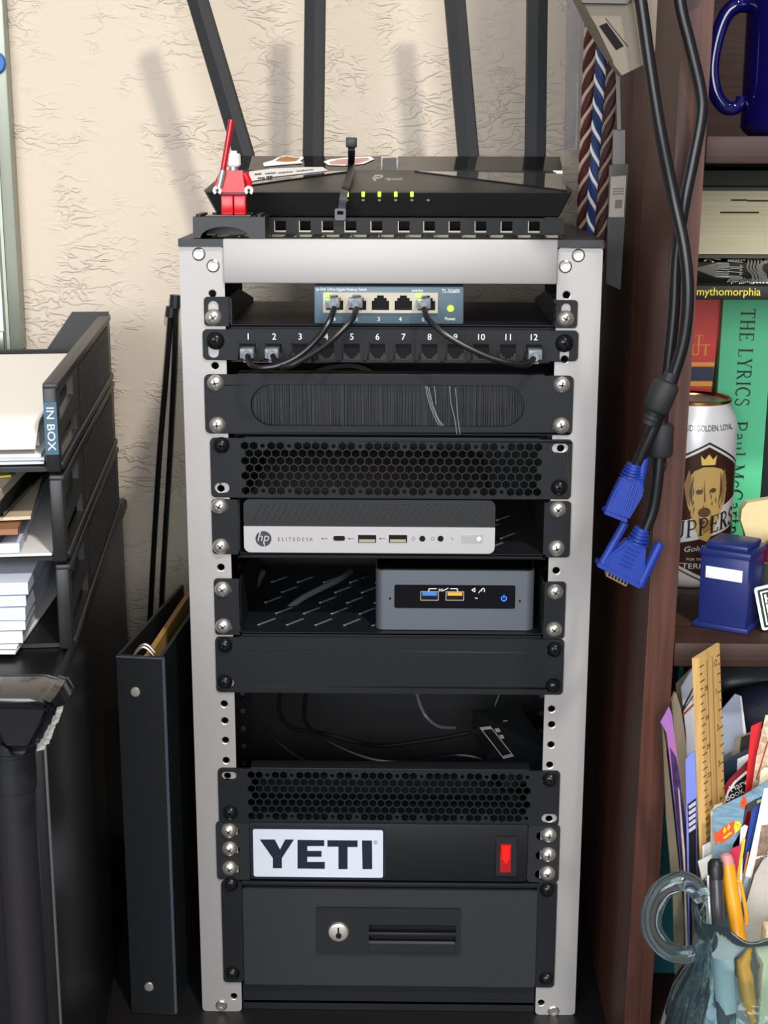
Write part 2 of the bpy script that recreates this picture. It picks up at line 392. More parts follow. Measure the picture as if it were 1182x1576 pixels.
def rj45(cx, cz, w, h, y, parent, body, tab_down=False, wide=1.0):
    s = -1 if tab_down else 1
    A = w*.5
    hole = [(-.38*w, -.36*h*s), (.38*w, -.36*h*s), (.38*w, .1*h*s), (.27*w, .1*h*s), (.27*w, .24*h*s), (.15*w, .24*h*s), (.15*w, .36*h*s), (-.15*w, .36*h*s), (-.15*w, .24*h*s), (-.27*w, .24*h*s), (-.27*w, .1*h*s), (-.38*w, .1*h*s)]
    hole = [(cx+a, cz+b) for a, b in hole]
    if s < 0: hole = hole[::-1]
    m = M().poly([(cx-A*wide, cz-h/2), (cx+A*wide, cz-h/2), (cx+A*wide, cz+h/2), (cx-A*wide, cz+h/2)], [hole], (0, y+.0012, 0), UX, UZ, .0012)
    m.mat(1).box(cx-.42*w, cx+.42*w, y+.001, y+.0016, cz-.42*h, cz+.42*h)
    return m.done('port', [body, HOLE], parent)
a0, a1, b0, b1 = RC(497, 450.5, 674, 482, -.004)
wj = (a1-a0)/5
for k in range(5): rj45(a0+wj*(k+.5), (b0+b1)/2, wj, b1-b0, -.003, sw, JACK)
m = M()
for s_, px, py, w, h in (('5-Port Gigabit Desktop Switch', 504, 447, 60, 6), ('tp-link', 486, 446.5, 16, 6), ('TL-SG605', 680, 449, 27, 5.5), ('Power', 685, 491.5, 16, 5), ('3', 581, 492, 3.5, 6), ('4', 614, 492, 4, 6), ('1', 514, 492, 2, 5), ('2', 547, 492, 4, 5), ('5', 649, 493, 4, 5), ('Link/Act', 634, 448, 17, 4)):
    q = P(px, py+h/2-1, -.0012); m.text(s_, q, UX, UZ, w*.00044, h*.00044, .0002)
m.done('lettering', WHITE, sw)
p = P(693.5, 475, -.002)
M().lathe([(0, -.0014), (.0016, -.0012), (.0022, -.0002), (.0022, .0005)], (p.x, -.001, p.z), (0, 1, 0), 16).done('power_light', LEDG, sw)
for px in (505, 646):
    p = P(px, 457, -.004); M().box(p.x-.0012, p.x+.0012, -.0046, -.0031, p.z-.0022, p.z+.0022).done('link_light', LEDG, sw)

# 2 ---- patch panel
pp = thing('patch_panel', 'black twelve-port patch panel numbered 1 to 12 under the network switch', 'patch panel', (0, 0, P(590, 556, 0).z))
x0, x1, z0, z1 = RC(312, 507.5, 890, 560, YP)
ex0 = P(346, 530, YP).x; ex1 = P(856, 530, YP).x
ports = [382, 422, 462, 502, 541.5, 581, 621, 661, 701, 741, 782, 822]
holes = []
for px in ports:
    py = 541+(px-590)*.0028
    a = P(px-15, py+15, YP); b = P(px+15, py-14, YP); holes.append(rrect(a.x, b.x, a.z, b.z, .0006, 2))
holes += [vslot(328, 513, 551), vslot(869, 519, 557)]
zt = P(590, 507.5, YP).z; zb = P(590, 557.5, YP).z
ol = rrect(x0, ex0+.004, P(330, 553, YP).z, P(330, 507, YP).z, .003)
M().poly(rrect(x0, x1, P(330, 554, YP).z, P(330, 507, YP).z, .003), holes, (0, 0, 0), UX, UZ, .002).box(ex0+.004, ex1-.004, -.0018, .012, zt-.001, zt+.0012, .0004).box(ex0+.004, ex1-.004, .0005, .02, zb-.0005, zb+.001).done('panel', BLK, pp)
m = M()
for k, px in enumerate(ports):
    py = 519+(px-590)*.0028
    if k != 8 or True:
        q = P(px, py+4, YP-.0002); m.text(str(k+1), q, UX, UZ, None, .0042, .0002, align='C')
m.done('lettering', WHITE, pp)
for k, px in enumerate(ports):
    py = 541+(px-590)*.0028; q = P(px, py, YP)
    M().box(q.x-.0064, q.x+.0064, .0002, .02, q.z-.0068, q.z+.0068).done('jack_body', BPL, pp) if False else None
    rj45(q.x, q.z, .0140, .0138, -.0005, pp, BMATTE, True)
    # raised divider frame around each jack
    M().poly(rrect(q.x-.0076, q.x+.0076, q.z-.0072, q.z+.0072, .0006, 2), [rrect(q.x-.0062, q.x+.0062, q.z-.0058, q.z+.006, .0004, 2)], (0, -.002, 0), UX, UZ, .0008).done('jack_frame', BLK, pp)
screw(331, 525, pp, 'b', .0062); screw(869, 529, pp, 'b', .0062)

# 3 ---- brush panel
bp = thing('brush_panel', 'black cable-entry panel with a long rounded opening filled with bristles', 'brush panel', (0, 0, P(590, 668, 0).z))
x0, x1, z0, z1 = RC(315, 577.5, 882, 668.5, YP)
a0, a1, b0, b1 = RC(385.5, 592, 807.5, 656, YP)
M().poly(rrect(x0, x1, z0, z1, .0035), [rrect(a0, a1, b0, b1, (b1-b0)/2*.999, 10), slot_at(333, 592), slot_at(335, 655), slot_at(860, 593), slot_at(858, 656)], (0, 0, 0), UX, UZ, .002).box(P(366, 600, 0).x, P(838, 600, 0).x, -.0018, .014, z1-.0018, z1+.0008, .0005).box(P(366, 600, 0).x, P(838, 600, 0).x, -.0018, .014, z0-.0006, z0+.0012, .0004).done('plate', BLK, bp)
bru = mat('brush_bristle', '0E0F11', .55)
b = M(); x = a0-.002
while x < a1+.002:
    y = .003+random.random()*.003; dx = random.uniform(-.0006, .0006); w = random.uniform(.00022, .0004)
    b.slab([V((x-w, y, b1+.002)), V((x+w, y, b1+.002)), V((x+w+dx, y-.001, b0-.002)), V((x-w+dx, y-.001, b0-.002))], (0, .0004, 0)); x += .00062
b.box(a0-.004, a1+.004, .0075, .009, b0-.003, b1+.003).done('brush', bru, bp, kind='stuff')
m = M()
for xs in ([(655, 594), (659, 615), (668, 640), (676, 655)], [(657, 594), (663, 620), (672, 642), (680, 656)], [(660, 596), (666, 622), (675, 645), (683, 655)], [(668, 594), (670, 608), (671, 622)], [(692, 594), (694, 620), (700, 645), (703, 668)], [(701, 597), (703, 620), (705, 645), (708, 668)]):
    m.tube([P(q[0], q[1], -.0032) for q in xs], .00022, 4, 3)
m.done('stray_bristle', mat('grey_bristle', '8F9296', .4), bp)
for a, b_ in ((331, 590), (334, 655), (865, 593), (864, 656)): screw(a, b_, bp)

# 4 & 9 ---- honeycomb vent panels
def vent(name, label, box, field, rows, cols, scr, slots_):
    t = thing(name, label, 'vent panel', (0, 0, P(590, box[3], 0).z))
    x0, x1, z0, z1 = RC(*box, YP); a0, a1, b0, b1 = RC(*field, YP)
    dx = (a1-a0)/(cols-.5); dz = (b1-b0)/(rows-.15); holes = []
    for r_ in range(rows):
        for k in range(cols):
            cx = a0+dx*(k+.5+(.5 if r_ % 2 else 0)-.25); cz = b1-dz*(r_+.45)
            if k == cols-1 and r_ % 2: continue
            rr = dz*.575
            if r_ in (0, rows-1) and k % 8 in (2, 5): rr = dz*.32 if k % 8 == 2 else dz*.29
            holes.append(ngon(cx, cz, rr, 6, math.pi/6, dx/dz/1.13))
    holes += slots_
    M().poly(rrect(x0, x1, z0, z1, .003), holes, (0, 0, 0), UX, UZ, .002).box(x0+.024, x1-.022, -.0018, .012, z1-.0015, z1+.0009, .0004).box(x0+.024, x1-.022, -.0016, .012, z0-.0006, z0+.001, .0004).done('plate', BLK, t)
    for s_ in scr: screw(s_[0], s_[1], t, s_[2])
    return t
vent('vent_panel', 'upper black honeycomb vent panel, between the brush panel and the silver mini computer', (324, 675.5, 880, 767), (374, 682, 831, 761), 7, 34, [(340, 686, 'b'), (861, 751, 'b')],
     [slot_at(342, 690), slot_at(341, 751, -11, 12, 8), slot_at(862, 690, -13, 13, 7)])
vent('vent_panel', 'lower black honeycomb vent panel, above the unit with the white sticker', (336, 1185, 861, 1269), (384, 1190, 814, 1262), 7, 35, [(354, 1252, 'b'), (847, 1201, 'b')],
     [slot_at(352, 1194, -11, 12, 6), slot_at(357, 1252), slot_at(845, 1201, -12, 8), slot_at(846, 1260, -13, 12, 7)])

# 5 ---- shelf with the mini desktop
L = dict(box=(326, 769, 369, 853), holes=[slot_at(342, 780), slot_at(344, 842)]); R = dict(box=(840, 772, 878, 858), holes=[slot_at(856, 785), slot_at(853, 845)])
t, sx0, sx1, sz = shelf('rack_shelf', 'black rack shelf under the silver mini computer', L, R, (852, 860, 367, 839), .16, P(367, 770, 0).z)
for a, b_ in ((337, 780), (339, 842), (859, 785), (857, 845)): screw(a, b_, t)
hp = thing('mini_desktop_computer', 'flat silver mini desktop computer with a black ribbed upper half on the rack shelf', 'computer', (0, .08, sz))
x0, x1, z0, z1 = RC(375, 770, 762, 850, -.003); z0 = sz+.0006; zs = P(560, 811, -.003).z
M().box(x0+.001, x1-.001, .0015, .17, z0+.0005, z1-.0005, .004, 3).done('case', BLKD, hp)
def half(zlo, zhi, top):
    o = rrect(x0, x1, z0, z1, .0045, 5)
    q = [(x, min(max(z, zlo), zhi)) for x, z in o]; out = []
    for p_ in q:
        if not out or (abs(p_[0]-out[-1][0])+abs(p_[1]-out[-1][1])) > 1e-6: out.append(p_)
    return out
M().poly(half(z0, zs, 0), (), (0, .0016, 0), UX, UZ, .0046).done('front_bezel', HPS, hp, 'silver bezel with ports')
M().poly(half(zs+.0002, z1, 1), (), (0, .0016, 0), UX, UZ, .0036).done('grille', BLKD, hp)
m = M(); k = 0; x = x0+.004
zz0, zz1 = zs+.004, z1-.003
while x < x1-.012:
    m.slab([V((x, -.002, zz0)), V((x+.0018, -.002, zz0)), V((x+.0088, -.002, zz1)), V((x+.007, -.002, zz1))], (0, -.0012, 0)); x += .0045
m.done('grille_rib', BMATTE, hp)
YB = -.003
p = P(405.5, 829, YB)
lg = M().poly(ngon(p.x, p.z, .0056, 28), (), (0, YB, 0), UX, UZ, .0003).done('logo', mat('dark_grey_badge', '3C3E41', .35), hp)
m = M().text('hp', (p.x-.0042, YB-.0003, p.z-.0036), UX, UZ, .0082, .0078, .0002, shear=.22)
m.box(p.x-.0028, p.x-.0018, YB-.0005, YB-.0003, p.z+.003, p.z+.0052).box(p.x+.0002, p.x+.0010, YB-.0005, YB-.0003, p.z-.0052, p.z-.0030)
m.done('lettering', HPS, lg)
q = P(428, 832.5, YB)
M().text('E L I T E D E S K', q, UX, UZ, .0246, .0026, .0002).done('lettering', mat('dark_grey_print', '55565A', .5), hp)
def port_hole(parent, name, px0, py0, px1, py1, y, inner=None, rim=HPS, r=.0004, icol=None):
    a, b_, c, d = RC(px0, py0, px1, py1, y)
    m = M().poly(rrect(a, b_, c, d, r, 3), (), (0, y, 0), UX, UZ, .0003); m.mat(1)
    w = .0005; m.poly(rrect(a-w, b_+w, c-w, d+w, r, 3), [rrect(a, b_, c, d, r*.9, 3)], (0, y, 0), UX, UZ, .0005)
    if inner: m.mat(2); m.box(a+.0008, b_-.0008, y-.0006, y-.0002, *inner(c, d))
    return m.done(name, [HOLE, rim, icol or GREY], parent)
port_hole(hp, 'usb_c_port', 513, 824.5, 531, 832, YB, r=.0014)
tongue = lambda c, d: (c+(d-c)*.08, c+(d-c)*.42)
for a in (551, 598.5): port_hole(hp, 'usb_port', a, 823, a+28, 835, YB, tongue, icol=mat('usb_tongue', 'A39B86', .4) if 'usb_tongue' not in MATS else MATS['usb_tongue'])
for a in (650, 678):
    p = P(a, 829, YB); M().poly(ngon(p.x, p.z, .0021, 20), (), (0, YB, 0), UX, UZ, .0003).done('audio_jack', HOLE, hp)
a0, a1, b0, b1 = RC(710, 823, 743, 835, YB)
pb = M().poly(rrect(a0, a1, b0, b1, .001, 3), (), (0, YB, 0), UX, UZ, .0006).done('power_button', mat('button_silver', 'A9A7A6', .4, .3), hp)
p = P(737, 829, YB); M().lathe([(0, -.0004), (.0013, -.0003), (.0014, 0)], (p.x, YB-.0006, p.z), (0, 1, 0), 14).done('status_light', LEDW, pb)
m = M()
for px in (500, 541, 589): # little usb marks
    q = P(px, 829, YB-.0001); m.box(q.x-.002, q.x+.002, YB-.0002, YB, q.z-.0002, q.z+.0002).poly(ngon(q.x-.0018, q.z, .0006, 8), (), (0, YB, 0), UX, UZ, .0002)
for px in (636, 666): q = P(px, 829, YB); m.poly(ngon(q.x, q.z, .0013, 12), [ngon(q.x, q.z, .001, 12)], (0, YB, 0), UX, UZ, .0002)
q = P(696, 829, YB); m.slab([V((q.x-.001, YB, q.z+.0008)), V((q.x-.0006, YB, q.z+.001)), V((q.x+.001, YB, q.z-.0008)), V((q.x+.0006, YB, q.z-.001))], (0, -.0002, 0))
m.done('port_symbol', MATS['dark_grey_print'], hp)

# 6 ---- shelf with the small cube computer
L = dict(box=(330, 891, 371, 977), holes=[slot_at(347, 908), slot_at(348, 965)]); R = dict(box=(834, 896, 870, 983), holes=[slot_at(852, 912), slot_at(850, 970)])
t, sx0, sx1, sz = shelf('rack_shelf', 'black slotted rack shelf carrying the small grey computer, half of it empty', L, R, (974, 982, 369, 836), .17, P(370, 892, 0).z)
for a, b_ in ((342, 908), (343, 965), (855, 912), (853, 970)): screw(a, b_, t)
nu = thing('mini_computer', 'small square gunmetal-grey mini computer with a glossy black port strip', 'computer', (.05, .06, sz))
x0, x1, z0, z1 = RC(578, 876.5, 822.5, 971, .004); z0 = sz+.0005; YN = .004
M().poly(rrect(x0, x1, .004, .116, .006, 6), (), (0, 0, z0), UX, (0, 1, 0), z1-z0-.001).done('case', NUCG, nu)
M().poly(rrect(x0+.001, x1-.001, .005, .115, .0055, 6), (), (0, 0, z1-.001), UX, (0, 1, 0), .0012).done('lid', GLOSSB, nu)
a0, a1, b0, b1 = RC(607, 900, 793, 936, YN)
M().poly(rrect(a0-.0005, a1+.0005, b0-.0005, b1+.0005, .0016, 4), (), (0, YN, 0), UX, UZ, .0003).done('bezel_edge', NUCG, nu)
fp = M().poly(rrect(a0, a1, b0, b1, .0013, 4), (), (0, YN, 0), UX, UZ, .0006).done('port_strip', mat('glossy_navy_black', '0A0D14', .08), nu)
YN2 = YN-.0006
for a, cm in ((648, mat('usb_blue', '2F7FE0', .4)), (687, mat('usb_amber', 'E8A53A', .4))):
    port_hole(fp, 'usb_port', a, 911, a+26, 923, YN2, lambda c, d: (c+(d-c)*.55, c+(d-c)*.97), rim=MATS['usb_tongue'], icol=cm)
m = M()
for s_, px, py, w, h in (('SS', 675, 908, 7, 4), ('/', 736, 911, 4, 5)):
    q = P(px, py+2, YN2); m.text(s_, q, UX, UZ, w*.00046, h*.00046, .0001)
def ln(m, x0, y0, x1, y1, Y, w=.5):
    a, b_ = P(x0, y0, Y), P(x1, y1, Y); d = (b_-a).normalized(); n_ = V((-d.z, 0, d.x))*w*.00022
    m.slab([a-n_, b_-n_, b_+n_, a+n_], (0, -.0002, 0))
for l in ((660, 913-3, 660, 906), (660, 906, 672, 906), (693, 906, 704, 906), (704, 906, 704, 911), (682, 909, 690, 905), (726, 908, 731, 905), (726, 908, 731, 911), (731, 905, 731, 911), (741, 910, 741, 907), (741, 907, 744, 905), (744, 905, 746, 908), (746, 908, 745, 911), (731, 920, 735, 921)): ln(m, *l, YN2, 1.2)
m.done('port_symbol', WHITE, fp)
p = P(775.5, 921, YN2)
arc = [(p.x+.0021*math.cos(a), p.z+.0021*math.sin(a)) for a in [math.radians(-235+k*29) for k in range(11)]]
arc += [(p.x+(x-p.x)*.72, p.z+(z-p.z)*.72) for x, z in arc[::-1]]
M().poly(arc, (), (0, YN2, 0), UX, UZ, .0002).box(p.x-.0003, p.x+.0003, YN2-.0002, YN2, p.z+.0002, p.z+.0026).done('power_symbol', LEDB, fp)
for px, py in ((600.5, 921), (800, 925)):
    p = P(px, py, YN); M().poly(ngon(p.x, p.z, .0009, 12), (), (0, YN, 0), UX, UZ, .0002).done('pinhole', HOLE, nu)

# 7 ---- blank panel
bl = thing('blank_panel', 'plain black blanking panel under the shelf with the small grey computer', 'blank panel', (0, 0, P(590, 1068, 0).z))
x0, x1, z0, z1 = RC(332, 982.5, 867.5, 1067.5, YP)
M().poly(rrect(x0, x1, z0, z1, .003), [slot_at(349, 994), slot_at(351, 1051), slot_at(849, 1001), slot_at(848, 1057)], (0, 0, 0), UX, UZ, .002).box(x0+.018, x1-.018, -.0018, .013, z1-.0012, z1+.0012, .0004).done('plate', BLK, bl)
for a, b_ in ((345, 994), (345, 1051), (854, 1001), (852, 1057)): screw(a, b_, bl, 'b')

# 10 ---- power strip unit with sticker
pd = thing('power_distribution_unit', 'black rack power unit with a white and navy sticker and a red lit switch', 'power unit', (0, 0, P(590, 1356, 0).z))
ear(pd, 333, 1265, 386, 1354, [slot_at(356, 1280, -6, 12), slot_at(357, 1308, -6, 12), slot_at(357, 1338, -6, 12)], 'ear', .003, BLKD)
ear(pd, 812, 1270, 861, 1358, [slot_at(838, 1287, -13, 10), slot_at(837, 1317, -13, 10), slot_at(836, 1346, -13, 10)], 'ear', .003, BLKD)
x0, x1, z0, z1 = RC(384, 1268, 812, 1356, -.004)
M().box(x0, x1, -.004, .09, z0, z1, .0012).done('case', BLK, pd)
for a, b_ in ((352, 1280), (353, 1308), (353, 1338), (845, 1287), (844, 1317), (843, 1346)): screw(a, b_, pd)
YS = -.004
a0, a1, b0, b1 = RC(385.5, 1272.5, 593.5, 1353, YS)
st = M().poly(rrect(a0, a1, b0, b1, .004, 6), (), (0, YS, 0), UX, UZ, .0003).done('sticker', STKN, pd, 'navy sticker with a white field')
a0, a1, b0, b1 = RC(390, 1276.5, 589.5, 1349.5, YS)
M().poly(rrect(a0, a1, b0, b1, .0016, 4), (), (0, YS-.0003, 0), UX, UZ, .0002).done('field', STKW, st)
m = M()
def g(pts): m.poly([(lambda q: (q.x, q.z))(P(x, y, YS)) for x, y in pts][::-1], (), (0, YS-.0005, 0), UX, UZ, .0002)
g([(400, 1291.5), (423, 1291.5), (431, 1307), (439, 1291.5), (452.5, 1291.5), (434, 1320), (434, 1335.5), (420, 1335.5), (420, 1320)])
g([(458, 1292), (499, 1292.5), (499, 1301.5), (473, 1301.5), (473, 1309), (495, 1309), (495, 1318), (473, 1318), (473, 1326), (500, 1326), (500, 1336.5), (458, 1336)])
g([(504, 1292.5), (550.5, 1293), (550.5, 1303), (535, 1303), (535, 1337), (521, 1337), (521, 1302.5), (504, 1302.5)])
g([(557, 1293), (572.5, 1293), (573, 1337), (558, 1337)])
m.done('lettering', STKN, st)
p = P(578, 1296, YS); r_ = .0014
m = M().poly(ngon(p.x, p.z, r_, 16), [ngon(p.x, p.z, r_*.78, 16)], (0, YS-.0005, 0), UX, UZ, .0002).text('R', (p.x-.0005, YS-.0005, p.z-.0006), UX, UZ, None, .0012, .0002)
m.done('registered_mark', GREY, st)
a0, a1, b0, b1 = RC(763, 1286, 795, 1346, YS)
rk = M().poly(rrect(a0, a1, b0, b1, .001, 3), [rrect(a0+.003, a1-.004, b0+.003, b1-.0055, .0006, 2)], (0, YS, 0), UX, UZ, .0022).done('switch_frame', BPL, pd)
c0, c1, e0, e1 = a0+.0032, a1-.0042, b0+.0032, b1-.0057
em = (e0+e1)/2
M().slab([V((c0, YS-.0036, e1)), V((c0, YS-.0012, em)), V((c0, YS-.0026, e0)), V((c0, YS, e0)), V((c0, YS, e1))], (c1-c0, 0, 0)).done('rocker', REDT, rk)
M().box(c0+.0008, c1-.0008, YS-.0040, YS-.0033, e1-.0022, e1-.0008).box(c0+.0012, c1-.0012, YS-.0031, YS-.0023, em-.001, e1-.003).box((c0+c1)/2-.0008, (c0+c1)/2+.0014, YS-.0024, YS-.0015, em-.004, em+.002).done('neon_lamp', LEDR, rk)

# 11 ---- drawer
dr = thing('lockable_storage_unit', 'black lockable rack drawer with a recessed handle at the bottom of the rack', 'rack drawer', (0, 0, P(590, 1516, 0).z))
ear(dr, 342, 1356, 374, 1512, [], 'ear', .003); ear(dr, 824, 1358, 855.5, 1520, [], 'ear', .003)
x0, x1, z0, z1 = RC(374, 1369, 826, 1517, -.004)
M().box(x0+.003, x1-.003, .001, .15, z0+.002, P(590, 1358, .0).z).box(x0-.0005, x1, -.003, .001, z1+.0014, P(590, 1357.5, -.002).z, .0006).done('frame', BLK, dr)
p0, p1, q0, q1 = RC(487, 1398, 708, 1469, -.006)
h0, h1, k0, k1 = RC(566, 1423, 703, 1466, -.006)
fr = M().poly(rrect(x0+.0004, x1-.0004, z0, z1, .0015), [rrect(h0, h1, k0, k1, .001)], (0, -.001, 0), UX, UZ, .0032).done('drawer_front', mat('black_drawer_coat', '25282C', .5, bump=(2500, .15)), dr)
lp = M().poly(rrect(p0, p1, q0, q1, .002), [rrect(h0, h1, k0, k1, .001)], (0, -.0042, 0), UX, UZ, .0022).poly(rrect(p0+.001, P(562, 1430, -.006).x, q0+.0016, q1-.0016, .002), (), (0, -.0064, 0), UX, UZ, .0006).done('lock_plate', BPL, fr)
m = M().box(h0, h1, .008, .009, k0, k1)
hz = k1-k0
m.mat(1).slab([V((h0, -.0055, k1-.001)), V((h0, .006, k1-hz*.35)), V((h0, .006, k1-hz*.30)), V((h0, -.0045, k1))], (h1-h0, 0, 0))
m.slab([V((h0, -.0055, k0+hz*.30)), V((h0, -.004, k0+hz*.36)), V((h0, .003, k0+.001)), V((h0, -.0055, k0))], (h1-h0, 0, 0))
m.box(h0, h0+.0008, -.0066, .006, k0, k1).box(h1-.0008, h1, -.0066, .006, k0, k1)
m.box(h0, h1, -.0068, -.004, k0+hz*.60, k0+hz*.72, .0006)
m.done('recessed_handle', [HOLE, BPL], fr)
p = P(521, 1433.5, -.0065)
lk = M().lathe([(0, -.0022), (.0062, -.0022), (.0072, -.0018), (.0080, 0)], (p.x, -.0068, p.z), (0, 1, 0), 28).done('key_lock', STEEL, fr, 'round silver key lock')
M().box(p.x-.0006, p.x+.0006, -.0095, -.0088, p.z-.001, p.z+.0045).cyl((p.x+.0002, -.0096, p.z-.0022), (p.x+.0002, -.0088, p.z-.0022), .0022, n=14).done('keyhole', [HOLE], lk)
for a, b_ in ((355, 1362), (357, 1500), (843, 1371), (842, 1508)): screw(a, b_, dr, 'b')
# ================================================================== on top of the rack
TP = ZT+.005
ro = thing('wifi_router', 'wide black wifi router with four tall antennas on top of the rack', 'router', (0, .12, TP))
YF0, YB0 = .052, .195
fz = P(600, 294, YF0).z; bz = P(600, 262, .165).z
fx0, fx1 = P(314, 297, YF0+.004).x, P(881, 296, YF0+.004).x
bz0 = P(600, 333, YF0+.006).z
RM = mat('router_matte_black', '2B2B2A', .38, bump=(3500, .12))
# lower body: wedge with slanted ends
def sec(y, zt, zb, xa, xb, ins): return [V((xa, y, zt)), V((xa+ins, y+(.014 if y < .1 else 0), zb)), V((xb-ins, y+(.014 if y < .1 else 0), zb)), V((xb, y, zt))]
b = bmesh.new(); rings = []
x0b, x1b = P(362, 262, .165).x, P(868, 266, .165).x
for y, zt, zb, xa, xb, ins in ((YF0, fz-.0012, bz0, fx0+.002, fx1-.002, .007), (YF0+.003, fz, bz0-.001, fx0, fx1, .008), (.165, bz, bz0-.001, fx0+.004, fx1-.004, .008), (YB0, bz, bz0-.001, fx0+.006, fx1-.006, .008)):
    rings.append([b.verts.new(p) for p in sec(y, zt, zb, xa, xb, ins)])
for A, B in zip(rings, rings[1:]):
    for i in range(4): b.faces.new((A[i], A[(i+1) % 4], B[(i+1) % 4], B[i]))
b.faces.new(rings[0]); b.faces.new(rings[-1]); bmesh.ops.recalc_face_normals(b, faces=b.faces[:])
M().join(b).done('body', RM, ro, smooth=20)
def top(px, py):      # point on the sloping router top
    n = V((0, -(bz-fz), .165-YF0-.003)); return PP(px, py, V((0, YF0+.003, fz)), n)
for pts in ([(378, 267), (540, 265), (384, 287)], [(638, 265), (868, 270), (872, 295)]):
    q = [top(*p) for p in pts]
    M().slab(q if q[0].x < 1 else q, (0, 0, .0012)).done('gloss_wing', GLOSSR, ro, 'glossy wedge inlay on the router top')
# raised glossy back plates with a lower notch between, its wall reflection painted grey
for a, c, za in ((366, 586, 0), (612, 866, 0)):
    xa, xc = P(a, 258, .168).x, P(c, 258, .168).x
    zf, zb_ = P(600, 262, .168).z, P(600, 240.5, .193).z
    M().slab([V((xa, .168, bz-.004)), V((xa, .193, bz-.004)), V((xa, .193, zb_)), V((xa, .168, zf))], (xc-xa, 0, 0)).done('back_plate', GLOSSR, ro, 'glossy raised back plate')
xa, xc = P(588, 258, .168).x, P(610, 258, .168).x
M().slab([V((xa, .167, bz-.004)), V((xa, .193, bz-.004)), V((xa, .193, P(600, 243, .193).z)), V((xa, .167, P(600, 266, .167).z))], (xc-xa, 0, 0)).done('back_plate', GREY, ro)
M().box(fx0+.02, fx1-.014, .105, .19, TP+.0002, bz0, .002).done('base', MATS['deep_black'], ro)
# antennas
YA = .200
for (bx_, by_), (tx, ty) in (((375, 240), (303.5, 0)), ((481.5, 240), (484.5, 0)), ((721, 240), (700, 0)), ((824, 240), (827, 0))):
    A, T = P(bx_, by_, YA), P(tx, ty, YA); d = (T-A).normalized(); L_ = .178
    s = V((d.z, 0, -d.x))
    m = M(); b = bmesh.new(); rings = []
    prof = [(-.0084, .0035), (-.0074, -.0025), (.0004, -.0058), (.0074, -.0042), (.0086, .0035)]
    for t, k in ((-.012, .9), (0, 1), (L_-.003, .97), (L_, .88)):
        rings.append([b.verts.new(A+d*t+s*(x*k)+V((0, y*k, 0))) for x, y in prof])
    for Q, R_ in zip(rings, rings[1:]):
        for i in range(5): b.faces.new((Q[i], Q[(i+1) % 5], R_[(i+1) % 5], R_[i]))
    b.faces.new(rings[0]); b.faces.new(rings[-1]); bmesh.ops.recalc_face_normals(b, faces=b.faces[:])
    an = m.join(b).done('antenna', BMATTE, ro, smooth=0)
    M().cyl(A+d*-.024+V((0, -.0, 0)), A+d*-.010, .0062, .0066).cyl(A+d*-.020+V((0, -.008, 0)), A+d*-.020+V((0, .006, 0)), .006).done('hinge', BPL, an)
for px in (534, 559, 584, 609, 634):
    p = P(px, 299, YF0); M().box(p.x-.0011, p.x+.0011, YF0-.0006, YF0+.001, p.z-.0018, p.z+.0018, .0004).done('status_light', LEDY, ro)
m = M()
for px in (534, 559, 584, 609, 634, 659):
    p = P(px, 308, YF0+.0005); m.poly([(p.x+.0013*math.cos(a*1.0472), p.z+.0009*math.sin(a*1.0472)) for a in range(6)], [], (0, YF0+.0004, 0), UX, UZ, .0004)
m.done('icon', GREY, ro)
n = V((0, -(bz-fz), .165-YF0-.003)).normalized(); vdir = V((0, n.z, -n.y))
m = M(); q = top(594, 278); m.text('tp-link', q, UX, vdir, .0125, .014, .0003)
q = top(575, 278); m.text('P', q, UX, vdir, .0068, .030, .0003); m.text('-', top(573, 275), UX, vdir, .004, .008, .0003)
m.done('lettering', mat('logo_grey', 'B4B4AE', .4), ro)
# stickers on the router
def ontop(pts, nm, mt, lift=.0014, label=None, par=None):
    return M().slab([top(*p)+V((0, 0, lift)) for p in pts], (0, 0, .0003)).done(nm, mt, par or ro, label)
s1 = ontop([(383, 268), (420, 263), (470, 261), (497, 261), (504, 266), (470, 270), (425, 275), (385, 283)], 'paper_sticker', PAPER, .0016, 'cut paper strip with handwriting')
m = M()
for (x, y, w) in ((392, 273, 10), (408, 272, 16), (428, 271, 22), (456, 268, 26), (397, 279, 10), (410, 277, 9)):
    k = 0
    pts = [top(x+w*i/14, y-1.2*math.sin(i*2.3)-w*i/14*.10)+V((0, 0, .0021)) for i in range(15)]
    m.tube(pts, .00035, 4, 1)
m.done('handwriting', CABLE, s1)
def onback(pts, nm, mt, lift, par=None, label=None):
    zf, zb_ = P(600, 262, .168).z, P(600, 240.5, .193).z
    nn = V((0, -(zb_-zf), .025))
    return M().slab([PP(x, y, V((0, .168, zf+lift)), nn) for x, y in pts], (0, 0, .0002)).done(nm, mt, par or ro, label)
s2 = onback([(405, 251), (420, 247), (428, 242), (440, 239.5), (455, 241.5), (466, 241), (467, 244), (462, 248), (466, 251), (440, 253), (406, 256)], 'die_cut_sticker', PAPER, .0006, None, 'white and tan die-cut sticker')
onback([(424, 248), (430, 243), (441, 240.5), (454, 243), (462, 243), (455, 248), (440, 249)], 'print', mat('tan_print', 'A9713F', .6), .0010, s2)
s3 = onback([(498, 249), (508, 245.5), (540, 242), (570, 241), (576, 245), (560, 252), (530, 255), (505, 254)], 'die_cut_sticker', PAPER, .0006, None, 'white and pink die-cut sticker')
onback([(506, 250), (520, 246), (545, 244), (566, 243), (568, 246), (552, 251), (530, 253), (510, 253)], 'print', mat('pink_print', 'C79A90', .6), .0010, s3)
